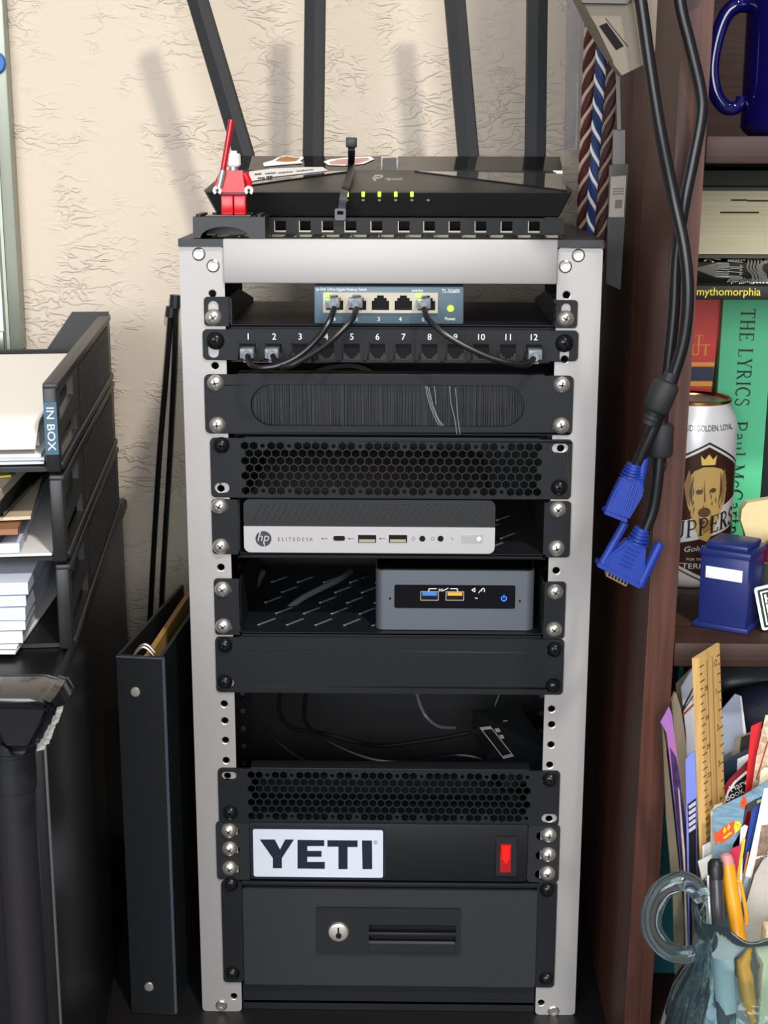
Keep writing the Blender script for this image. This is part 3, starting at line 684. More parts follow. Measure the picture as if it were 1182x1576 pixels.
# zip tie round the router
zt_ = thing('zip_tie', 'black plastic zip tie strapped over the front of the router', 'zip tie', (P(530, 300, .05).x, .05, TP))
hp_ = [P(526, 322, .0485), P(529, 300, .0485), P(533, 286, .056), P(539, 266, .100), top(541, 258)+V((0, -.006, .004)), P(541, 236, .125), P(541, 222, .125)]
M().tube(hp_, .002, 4, 6, flat=(.0052, .0012, (1, 0, 0))).done('strap', BPL, zt_)
p = P(541, 219.5, .125); M().box(p.x-.0040, p.x+.0040, .120, .129, p.z-.0036, p.z+.0038, .0008).done('tail_end', BPL, zt_)
p = P(524, 328, .0475); M().poly(rrect(p.x-.0038, p.x+.0038, p.z-.0048, p.z+.0032, .001), [rrect(p.x-.0022, p.x+.0022, p.z-.001, p.z+.0016, .0003)], (0, .049, 0), UX, UZ, .0045).done('head', GREY, zt_)

# slotted lip under the front of the router
lx0, lx1 = P(412, 350, .05).x, P(868, 350, .05).x
lz0, lz1 = TP+.0002, TP+.0118
sl_ = []
for px in (432, 470, 505, 540, 580, 622, 661, 700, 740, 780, 822):
    c = P(px, 352, .05); sl_.append((c.x-.0038, c.x+.0038, TP+.003, TP+.0095))
M().poly([(lx0, lz0), (lx1, lz0), (lx1, lz1), (lx0, lz1)], [[(a, c), (b_, c), (b_, d), (a, d)] for a, b_, c, d in sl_], (0, .0505, 0), UX, UZ, .0015).done('slotted_lip', MATS['deep_black'], rack)
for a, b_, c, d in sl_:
    M().slab([V((a-.0006, .0486, d)), V((a-.0006, .0486, c-.0012)), V((b_, .0486, c-.0012)), V((b_, .0486, c)), V((a, .0486, c)), V((a, .0486, d))], (0, .0004, 0)).done('slot_glint', GLINT, rack)  # brightness along the lip slots, painted as pale L-shaped strips
# toy brick stand
bx0, bx1, bz1_, bz2_ = RC(297, 334, 408, 365.5, .004)
b0_ = TP+.0003
stand = thing('toy_brick_stand', 'black toy-brick stand with an arch and studs on the left end of the rack top', 'toy brick', ((bx0+bx1)/2, .02, b0_))
zt2 = bz2_
arch = [(bx0, b0_), (bx0+.010, b0_)]+[(((bx0+bx1)/2-.003)+.0165*math.cos(math.pi-a), b0_+.0075*math.sin(a)) for a in [math.pi*k/12 for k in range(13)]]+[(bx1-.004, b0_), (bx1, b0_), (bx1, zt2), (bx0, zt2)]
M().poly(arch, [], (0, .036, 0), UX, UZ, .032).done('brick', BPL, stand)
M().box(bx0+.004, bx1-.004, .0355, .0365, b0_+.0005, zt2-.001).done('brick', BPL, stand)
st_pts = [(bx0+.004+i*.008, .008+j*.008) for i in (0, 4.9, 5.05) for j in range(4) if i != 4.9]+[(bx0+.012, .032), (bx1-.012, .032)]
for x, y in st_pts: M().cyl((x, y, zt2-.0002), (x, y, zt2+.0017), .0024, n=16).done('stud', BPL, stand)
M().box(bx0+.0085, bx1-.0095, .0045, .028, zt2-.0002, zt2+.0012, .0003).done('smooth_tile', GLOSSB, stand)
# plain toy figure (generic)
REDP = mat('red_toy_plastic', 'C8161E', .25); WHT = mat('white_toy_plastic', 'EDEBE4', .3); SIL = mat('silver_toy_plastic', 'B9BCC2', .25, .7)
zf0 = zt2+.0012; fxm = P(360.5, 327, .012).x
fig = thing('toy_figure', 'red block toy figure with white head and red rod, on the black brick stand', 'toy', (fxm, .014, zf0))
S = (P(600, 225, .012).z-zf0)/.041
def fz_(a): return zf0+a*S
for s in (-1, 1):
    M().box(fxm+s*.0042-.0040, fxm+s*.0042+.0040, .008, .020, fz_(0), fz_(.0115), .0006).done('leg', REDP, fig)
M().box(fxm-.0082, fxm+.0082, .009, .019, fz_(.0115), fz_(.0135), .0005).done('hip', mat('dark_red_belt', '5A1216', .4), fig)
M().slab([V((fxm-.0080, .0095, fz_(.0135))), V((fxm+.0080, .0095, fz_(.0135))), V((fxm+.0062, .0095, fz_(.0265))), V((fxm-.0062, .0095, fz_(.0265)))], (0, .0085, 0)).done('torso', REDP, fig)
M().lathe([(0, 0), (.0034, 0), (.0034, .002), (0, .002)], (fxm, .0138, fz_(.0266)), (0, 0, 1), 20).done('neck', SIL, fig)
M().lathe([(0, 0), (.0040, 0), (.0050, .0012), (.0050, .0075), (.0040, .0088), (.0026, .0090), (.0026, .0106), (0, .0106)], (fxm, .0138, fz_(.0285)), (0, 0, 1), 24).done('head', WHT, fig)
for s in (-1, 1):
    sh = V((fxm+s*.0072, .0138, fz_(.0245))); el = V((fxm+s*.0100, .0125, fz_(.0195))); wr = V((fxm+s*.0106, .0095, fz_(.0160)))
    ar = M().tube([sh, el, wr], [.0026, .0025, .0020], 10, 4).done('arm', REDP, fig)
    c = wr+V((0, -.0015, -.0016))
    pts = [c+V((.0021*math.cos(a), 0, .0021*math.sin(a))) for a in [math.radians(-60+k*30) for k in range(11)]]
    M().tube(pts, .0011, 6, 2).done('hand', WHT, ar)
r0_, r1_ = P(343.5, 262, .008), P(356.5, 184, .008); r2_ = P(337.5, 288, .008)
M().tube([r0_, r1_], .0020, 12, 1).done('rod', mat('red_rod_plastic', 'B01824', .2), fig)
M().tube([r2_, r0_], .0023, 12, 1).done('rod_handle', SIL, fig)

# ================================================================== cables on and in the rack
def plug(px, py, y, par, up=True, drop=0):
    p = P(px, py, y); s = 1 if up else -1
    m = M().box(p.x-.0046, p.x+.0046, y-.011, y+.006, p.z-.0033, p.z+.0033, .0005)
    m.slab([V((p.x-.0022, y+.002, p.z+s*.0034)), V((p.x-.0022, y-.012, p.z+s*.0058)), V((p.x-.0022, y-.012, p.z+s*.0050)), V((p.x-.0022, y+.001, p.z+s*.0030))], (.0044, 0, 0))
    m.cyl((p.x, y-.010, p.z), (p.x, y-.0155, p.z-.0015), .0030, .0022, 12)
    return m.done('plug', CLEARP, par, 'clear plastic plug')
def eth(label, pa, pb, pts):
    t = thing('ethernet_cable', label, 'cable', tuple(P(pa[0], pa[1], -.01)), 'thin black network cables at the switch')
    plug(pa[0], pa[1], -.0035, t, True); plug(pb[0], pb[1], -.0025, t, False)
    M().tube([P(x, y, d) for x, y, d in pts], .00195, 10, 8).done('cord', CABLE, t); return t
eth('black network cable from the first switch port down to patch panel port 1', (513, 464), (382, 541), [(514.5, 474, -.019), (507, 494, -.028), (490, 520, -.033), (462, 546, -.036), (430, 562, -.036), (400, 566, -.034), (385, 560, -.028), (381, 548, -.018)])
eth('black network cable from the second switch port down to patch panel port 2', (548, 464), (420, 541), [(549, 475, -.019), (541, 492, -.029), (520, 515, -.036), (495, 536, -.040), (462, 556, -.042), (440, 565, -.040), (426, 560, -.03), (420, 548, -.018)])
eth('black network cable from the fifth switch port across to patch panel port 12', (652, 465), (822, 543), [(652.5, 475, -.019), (660, 492, -.027), (682, 512, -.033), (710, 530, -.035), (750, 549, -.035), (785, 559, -.033), (810, 562, -.028), (821, 552, -.018)])

def cable(label, pts, r, name='cable', m=CABLE, group=None, cat='cable'):
    return M().tube([P(x, y, d) for x, y, d in pts], r, 8, 8).done(name, m, None, label, cat, group)
G = 'loose cables inside the rack'
cable('thin black cable drooping at the left of the open rack gap', [(374, 1072, .035), (395, 1105, .04), (425, 1138, .05), (455, 1163, .055), (492, 1182, .07)], .0012, group=G)
cable('thick black cable sagging across the middle of the open rack gap', [(432, 1066, .12), (430, 1095, .11), (448, 1120, .10), (500, 1130, .09), (545, 1141, .09), (585, 1148, .10), (640, 1142, .11), (700, 1132, .12), (745, 1118, .13), (768, 1068, .14)], .0018, group=G)
cable('black cable sagging lowest in the open rack gap, in front of the others', [(470, 1068, .11), (470, 1110, .09), (500, 1138, .07), (560, 1165, .06), (610, 1173, .06), (660, 1168, .08), (700, 1162, .09), (740, 1168, .09), (765, 1188, .10)], .0017, group=G)
cable('short shiny cable end high in the open rack gap', [(640, 1062, .1), (648, 1088, .09), (658, 1105, .085), (676, 1118, .09), (700, 1120, .10)], .0013, m=GREY, group=G)
cable('black cable looped on the slotted shelf beside the small grey computer', [(405, 880, .13), (395, 905, .11), (402, 935, .08), (432, 942, .06), (470, 918, .07), (520, 893, .10), (540, 880, .13)], .0024, m=mat('grey_cable', '4A4C50', .3), group=G)
cable('thin cable curled further back on the slotted shelf', [(548, 880, .14), (556, 905, .11), (540, 930, .09), (510, 940, .09), (485, 936, .1), (480, 915, .13)], .0013, group=G)
cable('thick black cable arching behind the patch panel', [(470, 585, .06), (490, 572, .06), (520, 565, .06), (548, 565, .06), (575, 576, .06), (590, 590, .06)], .0040, group=G)
# power brick with printed label lying in the rack gap
bk = thing('power_brick', 'black power brick with a pale printed label lying tilted in the open rack gap', 'power adapter', tuple(P(790, 1140, .06)))
K = [P(728, 1092, .115), P(800, 1088, .12), P(850, 1160, .05), P(778, 1180, .045)]
nrm = (K[1]-K[0]).cross(K[3]-K[0]).normalized(); nrm = nrm if nrm.z > 0 else -nrm
M().slab(K, -nrm*.022).done('case', BPL, bk)
def bk_(px, py): return PP(px, py, K[0]+nrm*.002, nrm)
m = M()
def bl_(pts): m.slab([bk_(*p) for p in pts], nrm*.0003)
for a in (((738, 1120), (755, 1118), (791, 1164), (775, 1168)),): 
    for i in range(4):
        p_, q_ = a[i], a[(i+1) % 4]; o = ((765-p_[0])*.16, (1142-p_[1])*.16); o2 = ((765-q_[0])*.16, (1142-q_[1])*.16)
        bl_([p_, q_, (q_[0]+o2[0], q_[1]+o2[1]), (p_[0]+o[0], p_[1]+o[1])])
for px, py in ((765, 1124), (775, 1122), (772, 1134), (783, 1131), (786, 1143), (797, 1140), (790, 1153), (800, 1152), (778, 1112), (805, 1133), (812, 1143)):
    bl_([(px-4, py-2), (px+3, py-3), (px+6, py+2), (px-1, py+3)])
m.done('printed_label', mat('dim_label_print', 'B8B3A8', .6), bk)

# pair of black cables hanging on the wall, left of the rack
hc = thing('hanging_cord', 'pair of thin black cords hanging down the wall between the letter trays and the rack', 'cord', tuple(P(240, 960, .28)))
M().tube([P(x, y, d) for x, y, d in ((263, 476, .2955), (257, 560, .2955), (246, 690, .2955), (238, 820, .2955), (232, 930, .2955), (228, 1010, .2955), (226, 1180, .2955))], .0025, 8, 6).done('cord', CABLE, hc)
M().tube([P(x, y, d) for x, y, d in ((271, 462, .2955), (269, 545, .2955), (262, 690, .2955), (255, 810, .2955), (249, 920, .2955), (247, 1010, .2955), (246, 1180, .2955))], .0025, 8, 6).done('cord', CABLE, hc)
M().tube([P(264, 472, .2955), P(262.5, 488, .2955)], .0048, 10, 1).tube([P(270, 454, .2955), P(269, 474, .2955)], .0048, 10, 1).done('cord_end', BPL, hc)
# ================================================================== left side: cabinet, trays, papers, chair arm, binder
ZC = .341
corner = P(69, 1150, -.23); cx_ = corner.x
TH = math.radians(5.5)
XF[0] = Matrix.Translation((cx_, -.23, 0)) @ Matrix.Rotation(TH, 4, 'Z')
CB = mat('black_cabinet_laminate', '141416', .35)
cb = thing('black_cabinet', 'black cabinet standing under the stacked letter trays', 'cabinet', (-.22, .25, 0))
M().box(-.46, 0, 0, .49, .002, ZC-.012, .003).done('body', CB, cb)
M().box(-.465, .004, -.008, .497, ZC-.012, ZC, .004, 3).done('top', CB, cb)
M().box(-.0006, .0010, -.0008, .0008, .01, ZC-.015, .0003).done('edge_glint', mat('grey_edge_glint', '4A4848', .35), cb)  # highlight down the cabinet's front corner, painted as a thin grey strip
XF[0] = Matrix.Identity(4)

o_ = PZ(112, 1000, ZC+.0006)
TRX = Matrix.Translation(o_) @ Matrix.Rotation(math.radians(6.3), 4, 'Z')
XF[0] = TRX
TRM = mat('black_tray_plastic', '1D1D1E', .4)
TH_ = .0556; TW, TD = .26, .365
trays = []
for k in range(3):
    z = k*TH_; oy = 0; ox = -.0010*k
    lab = ['bottom black letter tray of the stack, holding a thick block of white paper', 'middle black letter tray of the stack, holding mixed papers and a yellow note', 'top black letter tray of the stack, with the teal IN BOX label and white envelopes'][k]
    t = thing('letter_tray', lab, 'letter tray', (ox-TW/2, TD/2, z), 'stacked black letter trays'); trays.append(t)
    M().box(ox-TW, ox-.004, .006, TD, z, z+.0025).box(ox-TW, ox-.07, .0, .006, z, z+.006, .001).done('floor_plate', TRM, t)
    O = (ox, 0, z)
    # side wall outline in (y,z) seen from +x : u=+y, v=z, normal = y x z = +x
    for xs in (ox, ox-TW+.004):
        ol = [(0, .001), (TD, .001), (TD, TH_-.0015), (.012, TH_-.0015), (.004, TH_-.003), (0, TH_-.010)]
        w1 = [(.012, .030), (.085, .034), (.085, .047), (.02, .047), (.012, .043)]
        w2 = [(.012, .008), (.10, .008), (.10, .022), (.012, .019)]
        M().poly(ol, [w1, w2], (xs-.004, 0, z), (0, 1, 0), UZ, .004).done('side_wall', TRM, t)
    m = M()
    m.box(ox-.008, ox+.0015, 0, TD, z+TH_-.006, z+TH_-.001, .0012)            # top rail
    m.box(ox-.001, ox+.0022, .004, TD-.003, z+.0015, z+.0065, .001)
    m.done('rail', TRM, t)
    m = M()
    for i in range(26):
        y = .125+i*.0085; m.box(ox-.0005, ox+.0008, y, y+.0035, z+.009, z+TH_-.008)
    m.done('ribbing', TRM, t)
    M().box(ox-.0078, ox+.0004, -.0016, .004, z+.001, z+TH_-.0035, .0012).done('front_post', TRM, t)
    m = M().slab([V((ox, TD, z+.002)), V((ox, TD, z+TH_+(.001 if k == 2 else -.002))), V((ox-.030, TD, z+TH_+(.001 if k == 2 else -.002))), V((ox-.052, TD, z+.026)), V((ox-TW, TD, z+.026)), V((ox-TW, TD, z+.002))], (0, .003, 0))
    m.done('back_panel', TRM, t)
ox = -.0020; z = 2*TH_
lb = M().box(ox-.0076, ox+.0001, -.0023, -.0016, z+.012, z+.0435).done('label_tape', mat('teal_label_tape', '3E6175', .35), trays[2], 'teal embossed label strip')
M().text('IN BOX', (ox-.0060, -.0023, z+.0405), (0, 0, -1), (1, 0, 0), .026, .0045, .0002).done('lettering', WHITE, lb)
# papers
def sheet(name, label, x0, x1, y0, y1, z, t, ang, m, cat='paper', group=None, curl=0, droop=0):
    keep = XF[0]; c = V(((x0+x1)/2, (y0+y1)/2, 0))
    XF[0] = TRX @ Matrix.Translation(c) @ Matrix.Rotation(math.radians(ang), 4, 'Z')
    w, d = (x1-x0)/2, (y1-y0)/2
    n = 14 if droop else 6; b = bmesh.new(); tp, bt = [], []
    for i in range(n+1):
        for j in range(n+1):
            x = -w+2*w*i/n; y = -d+2*d*j/n; h = curl*((x/w)**2*.6+(y/d)**2*.4)-droop*max(0, (-y/d-.82)/.18)**1.6
            bt.append(b.verts.new((x, y, z+h))); tp.append(b.verts.new((x, y, z+t+h)))
    id_ = lambda i, j: i*(n+1)+j
    for i in range(n):
        for j in range(n):
            q = [id_(i, j), id_(i+1, j), id_(i+1, j+1), id_(i, j+1)]
            b.faces.new([tp[k] for k in q]); b.faces.new([bt[k] for k in q[::-1]])
    per = [id_(i, 0) for i in range(n)]+[id_(n, j) for j in range(n)]+[id_(n-i, n) for i in range(n)]+[id_(0, n-j) for j in range(n)]
    for a, c_ in zip(per, per[1:]+per[:1]): b.faces.new([bt[a], bt[c_], tp[c_], tp[a]])
    bmesh.ops.recalc_face_normals(b, faces=b.faces[:])
    o = M().join(b).done(name, m, None, label, cat, group, smooth=25)
    XF[0] = keep; return o
P1 = mat('cool_white_paper', 'EDEEF0', .75, noise=('D2D4DA', (5, 5, 1200), 2, 0)); P3 = mat('blue_white_paper', 'E2E8F4', .7, noise=('C2CCE0', (5, 5, 1400), 2, 0))
z2 = 2*TH_+.003
zt = z2
for k, (dx, dy, an, t, lab, mt) in enumerate(((0, 0, 0, .0014, 'white sheet at the very bottom of the pile in the IN BOX tray', P1), (-.001, .001, .4, .0018, 'folded white letter second from the bottom of the IN BOX pile', P3), (-.0005, 0, -.3, .0020, 'white envelope third from the bottom of the IN BOX pile', PAPER), (-.006, .022, .3, .0080, 'thick white envelope in the middle of the IN BOX pile', P1), (-.012, .034, -.3, .0060, 'white padded envelope second from the top of the IN BOX pile', PAPER), (-.005, -.003, .3, .0016, 'cream white envelope lying topmost in the IN BOX tray', mat('cream_white_paper', 'EFEAE0', .75)))):
    sheet('envelope', lab, -.235+dx, -.013+dx, .012+dy, .33+dy*.4, zt+.0001, t, an, mt, 'envelope', 'envelopes in the top tray', .0004, .0125 if k == 5 else 0); zt += t+.0006
# flap crease and stamp imprint on the topmost envelope
m = M(); zz = zt-.0003
m.box(-.24, -.075, .115, .1162, zz, zz+.0004).slab([V((-.235, .19, zz)), V((-.135, .235, zz)), V((-.135, .2365, zz)), V((-.235, .1915, zz))], (0, 0, .0004)).slab([V((-.135, .235, zz)), V((-.10, .27, zz)), V((-.10, .2715, zz)), V((-.135, .2365, zz))], (0, 0, .0004))
for i in range(5): m.box(-.085+i*.002, -.045, .245+i*.008, .2462+i*.008, zz, zz+.0004)
z1_ = TH_+.003; zt = z1_
items = (('white card sheet lying on the floor of the middle tray', -.24, -.010, .004, .31, .0016, 0, PAPER, 'paper', .0006),
         ('white paper bundle in a clear sleeve in the middle tray', -.25, -.034, .0, .28, .006, 2, P3, 'paper', .0003),
         ('dark grey booklet in the middle tray under the brown envelope', -.25, -.036, .004, .27, .0045, -2, mat('charcoal_card', '3B3B42', .4), 'booklet', .0003),
         ('brown kraft envelope in the middle tray', -.25, -.036, -.004, .26, .0035, 3, mat('kraft_brown', '9A6B4E', .6), 'envelope', .0006),
         ('buff paper with a curled edge above the brown envelope', -.25, -.032, .01, .26, .0020, 4, BUFF, 'paper', .0016),
         ('black glossy folder sticking up in the middle tray', -.24, -.030, .02, .27, .0016, -4, GLOSSB, 'folder', .002),
         ('white box-like letter with a green edge in the middle tray', -.26, -.046, .006, .20, .008, 1, mat('pale_green_white', 'E3E8DA', .6), 'letter', .0),
         ('cream envelope under the yellow note in the middle tray', -.25, -.034, .01, .25, .006, -3, PAPER2, 'envelope', .0003),
         ('yellow note lying on top of the papers in the middle tray', -.22, -.050, .014, .12, .0012, 18, mat('yellow_note', 'D8C65A', .7), 'note', .0012),
         ('grey crumpled paper at the back of the middle tray', -.22, -.030, .10, .33, .004, 3, mat('grey_paper', '9A958C', .8), 'paper', .002))
for lab, x0, x1, y0, y1, t, an, mt, ct, cu in items:
    sheet(ct if ct != 'paper' else 'paper_sheet', lab, x0, x1, y0, y1, zt+.0002, t, an, mt, ct, 'papers in the middle tray', cu); zt += t+cu*.55+.0005
zt = .003
for k, (t, dx, an, lab, mt) in enumerate(((.0012, .027, -5, 'large white sheet at the very bottom of the bottom tray, its corner sticking out', PAPER), (.0010, .022, -3, 'white sheet second from the bottom of the bottom tray', P1), (.007, .017, 0, 'lowest thick bundle of white paper in the bottom tray', PAPER), (.006, .018, .4, 'second lowest bundle of white paper in the bottom tray', P1), (.0075, .021, -.5, 'middle bundle of blue-white paper in the bottom tray', P3), (.0065, .0195, .3, 'second highest bundle of blue-white paper in the bottom tray', P3), (.0075, .022, 0, 'topmost bundle of blue-white paper in the bottom tray', P3))):
    b_ = sheet('paper_stack' if k > 1 else 'paper_sheet', lab, -.25, -.046+dx, -.006, .29, zt+.0003, t, an, mt, 'paper', 'paper in the bottom tray', .0002); zt += t+.0009
XF[0] = Matrix.Identity(4)

# chair arm in the foreground
VIN = mat('peeling_black_vinyl', '1B1B20', .2, bump=(140, .12), coat=.3)
ca = thing('chair_arm', 'black chair armrest with a peeling edge on a round post, in front of the cabinet', 'chair', (P(20, 1300, -.42).x, -.42, -.45))
YC = -.42
a = P(88, 1085, YC); bt = P(40, 1160, YC); xl = P(-60, 1100, YC).x
zt, zm, zb = P(20, 1074, YC).z, P(20, 1128, YC).z, P(20, 1165, YC).z
sec_ = [(P(-70, 1062, YC).x, zt), (P(64, 1060, YC).x, zt), (P(84, 1072, YC).x, zt-.002), (P(91, 1092, YC).x, P(91, 1092, YC).z), (P(82, 1118, YC).x, P(82, 1118, YC).z), (P(66, 1146, YC).x, P(66, 1146, YC).z), (P(54, 1164, YC).x, zb), (P(0, 1164, YC).x, zb), (P(-18, 1130, YC).x, zm), (P(-70, 1128, YC).x, zm)]
b = bmesh.new(); rings = []
for y, k in ((YC, .95), (YC+.005, 1), (YC+.026, 1.0), (YC+.032, .95)):
    cx0, cz0 = sec_[7][0], (zt+zb)/2
    rings.append([b.verts.new((cx0+(x-cx0)*k, y, cz0+(z_-cz0)*k)) for x, z_ in sec_])
for A, B in zip(rings, rings[1:]):
    for i in range(len(A)): b.faces.new((A[i], A[(i+1) % len(A)], B[(i+1) % len(A)], B[i]))
b.faces.new(rings[0]); b.faces.new(rings[-1]); bmesh.ops.recalc_face_normals(b, faces=b.faces[:])
bmesh.ops.bevel(b, geom=b.edges[:], offset=.0045, segments=3, affect='EDGES')
arm = M().join(b).done('armrest', VIN, ca, smooth=60)
m = M()
for i in range(26):     # flaking edge of the vinyl
    t = i/25; px = 91-27*t**1.2+random.uniform(-1.5, 1.5); py = 1092+56*t
    q = P(px, py, YC-.0225); s = random.uniform(.0008, .0022)
    m.slab([q+V((-s, 0, -s)), q+V((s*.7, -.001, -s*.4)), q+V((s, 0, s)), q+V((-s*.3, -.0012, s*.8))], (.0003, -.0008, 0))
m.done('peeling_edge', mat('exposed_backing', '8C8C88', .8), arm)
pc = P(22, 1200, YC+.02)
rp = (P(56, 1200, YC+.02).x-pc.x)
M().cyl((pc.x, YC+.02, zb+.004), (pc.x, YC+.02, P(20, 1240, YC).z), rp, rp*1.0, 40).done('post_collar', BPL, ca)
M().lathe([(rp*.98, -.0012), (rp*1.05, -.0006), (rp*1.05, .0006), (rp*.98, .0012)], (pc.x, YC+.02, P(20, 1182, YC).z), n=40).done('collar_ring', BPL, ca)
M().cyl((pc.x, YC+.02, -.45), (pc.x, YC+.02, P(20, 1238, YC).z), rp*.92, n=40).done('post', mat('satin_black_post', '242327', .35, .1), ca)

# ring binder
BIN = mat('black_vinyl_binder', '1C1F22', .42, bump=(1500, .15)); EDGE = mat('binder_welded_edge', '4C5460', .35)
s0, s1 = PZ(203, 1558, 0.0005), PZ(269, 1563, .0005)
zt = P(210, 1009, s0.y).z
bi = thing('ring_binder', 'black ring binder standing upright on the black table left of the rack', 'binder', ((s0.x+s1.x)/2, s0.y+.1, 0))
u = (s1-s0); u.z = 0; wd = u.length; u.normalize(); back = V((-u.y, u.x, 0))
zB = .0006
def sl(a, c, t): return M().slab([a+V((0, 0, zB-a.z)), c+V((0, 0, zB-c.z)), c+V((0, 0, zt-c.z)), a+V((0, 0, zt-a.z))], t)
sl(s0, s1, back*.003).done('spine', BIN, bi)
lb0 = s0+back*.0035; lb1 = s0+V((.0200, .176, 0)); rb0 = s1+back*.0035; rb1 = s1+V((.0120, .176, 0))
sl(lb0, lb1, V((.0025, 0, 0))).done('cover', BIN, bi); sl(rb0, rb1, V((-.0025, 0, 0))).done('cover', BIN, bi)
m = M()
for d_ in (0.0003, .0018):
    e = s1+u*(.0006); m.tube([e+back*d_*1.2+V((0, 0, zB+.001)), e+back*d_*1.2+V((0, 0, zt-.001))], .0009, 6, 1)
m.tube([s0+V((0, -.0002, zt-.0009-s0.z)), s1+V((0, -.0002, zt-.0009-s1.z))], .0008, 6, 1)
m.done('welded_edge', EDGE, bi)
for px, py in ((209, 1064), (230, 1517)):
    p = P(px, py, s0.y)
    p = p-V((0, (p.x-s0.x)*-u.y*0, 0)); M().lathe([(0, -.0012), (.0032, -.0010), (.0039, 0)], (p.x, s0.y+(p.x-s0.x)*u.y/u.x, p.z), (0, 1, 0), 20).done('rivet', STEEL, bi)
m = M(); q = P(219, 1006, s0.y+.012)
for k in (0, .006): m.tube([V((q.x-.005+.014*i/8-.001, q.y+k, zt-.004+.0062*math.sin(math.pi*i/8))) for i in range(9)], .0011, 8, 2)
m.done('binder_ring', STEEL, bi)
M().slab([V((s0.x+.018, s0.y+.012, .01)), V((s0.x+.026, s0.y+.17, .01)), V((s0.x+.026, s0.y+.17, zt-.004)), V((s0.x+.018, s0.y+.012, zt-.004))], (.004, 0, 0)).done('divider_pages', mat('tan_divider', 'B28B4C', .6), bi)
# ================================================================== bookcase on the right
YB_ = -.09; SW = .0178
def bx(z): return .1825+z*.0108
bc = thing('bookcase', 'red-brown wooden bookcase to the right of the rack', 'bookcase', (.45, .1, 0))
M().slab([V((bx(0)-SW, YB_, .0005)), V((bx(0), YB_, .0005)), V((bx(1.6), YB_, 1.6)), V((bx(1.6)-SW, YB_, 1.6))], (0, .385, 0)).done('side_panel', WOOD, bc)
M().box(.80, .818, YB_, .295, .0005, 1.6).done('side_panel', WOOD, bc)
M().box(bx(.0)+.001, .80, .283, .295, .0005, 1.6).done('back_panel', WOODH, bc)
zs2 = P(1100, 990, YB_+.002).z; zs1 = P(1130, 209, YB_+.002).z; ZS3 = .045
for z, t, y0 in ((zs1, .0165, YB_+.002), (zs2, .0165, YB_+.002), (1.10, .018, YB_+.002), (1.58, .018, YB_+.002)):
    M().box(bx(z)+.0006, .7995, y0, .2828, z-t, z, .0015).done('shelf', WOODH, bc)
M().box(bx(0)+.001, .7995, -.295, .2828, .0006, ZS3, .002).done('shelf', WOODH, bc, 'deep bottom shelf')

# cobalt mug on the upper shelf
mc = P(1205, 150, -.015); R = .043; zz = zs1+.0003
mx = P(1143, 150, -.015).x+R
mug = thing('mug', 'large cobalt-blue glazed mug with a curled handle on the upper shelf', 'mug', (mx, -.015, zz))
M().lathe([(0, 0), (R*.86, 0), (R*.93, .002), (R, .006), (R, .118), (R*.985, .12), (R*.93, .119), (R*.92, .008), (0, .006)], (mx, -.015, zz), n=48).done('body', COBALT, mug)
hp2 = [(1150, 6), (1134, 8), (1118, 22), (1106, 50), (1098, 85), (1096, 115), (1102, 145), (1114, 163), (1128, 167), (1139, 160), (1141, 148)]
M().tube([P(x, y, -.018 if i else -.015) for i, (x, y) in enumerate(hp2)], [.0056, .0052, .0048, .0046, .0045, .0046, .0047, .0047, .0045, .0041, .0032], 12, 6).done('handle', COBALT, mug)

# lying book with the art cover, page block behind, standing books
ym0 = -.03; zA, zB2 = P(1125, 461.5, ym0).z, P(1125, 440, ym0).z
BX0 = bx(.55)+.002
bt_ = math.atan((P(1125, 387, .19).z-zB2)/(.19-ym0))
XF[0] = Matrix.Translation((0, ym0, zA)) @ Matrix.Rotation(bt_, 4, 'X')
mb = thing('lying_book', 'black paperback lying flat with yellow spine lettering and a black and white cover drawing', 'book', (BX0+.1, .1, 0))
tk = zB2-zA
M().box(BX0, BX0+.30, 0, .22, 0, tk, .0006).done('cover', mat('black_cover', '121315', .6), mb)
sp0 = P(1072, 457.5, ym0).x; sp1 = P(1170, 457.5, ym0).x
M().text('mythomorphia', (sp0, -.0001, tk*.14), UX, UZ, sp1-sp0, tk*.74, .0003).done('lettering', mat('yellow_print', 'E8D12A', .5), mb)
# cover drawing : castle tower lying sideways, waves, ring (line art)
INK = mat('pale_ink', 'E6E6E0', .6); m = M(); zc = tk+.0001
def ct(px, py): # photo point -> cover local xy
    q = PP(px, py, XF[0] @ V((0, 0, tk)), (XF[0].to_3x3() @ V((0, 0, 1)))); return XF[0].inverted() @ q
def cpoly(pts, t=.0002): 
    q = [ct(*p) for p in pts]; m.slab([V((p.x, p.y, zc)) for p in q], (0, 0, t))
def cline(pts, w=.0006):
    m.tube([V((ct(*p).x, ct(*p).y, zc)) for p in pts], w, 4, 3)
cpoly([(1067, 414), (1103, 405), (1104, 428)])
for a in ((1104, 404, 1122, 412), (1104, 420, 1122, 426), (1123, 410, 1140, 414), (1123, 424, 1140, 430)): cpoly([(a[0], a[1]), (a[2], a[1]+1), (a[2], a[3]), (a[0], a[3])])
for i in range(6): cline([(1102, 406+i*4), (1122, 407+i*4)], .0004)
for i in range(4): cline([(1120, 402+i*8), (1143, 404+i*8)], .0004); cpoly([(1138, 408+i*6), (1142, 408+i*6), (1142, 411+i*6), (1138, 411+i*6)])
for i in range(5): cline([(1145+i*4, 392), (1152+i*5, 402), (1150+i*5, 414), (1158+i*5, 424), (1160+i*5, 436)], .0009)
for i in range(3): cline([(1182, 398+i*3), (1172-i*2, 410), (1174-i*2, 425), (1182, 436-i*2)], .0010)
cline([(1085, 402), (1092, 396), (1100, 399), (1105, 393)], .001); cline([(1090, 399), (1097, 404)], .001); cline([(1100, 399), (1108, 400)], .0009)
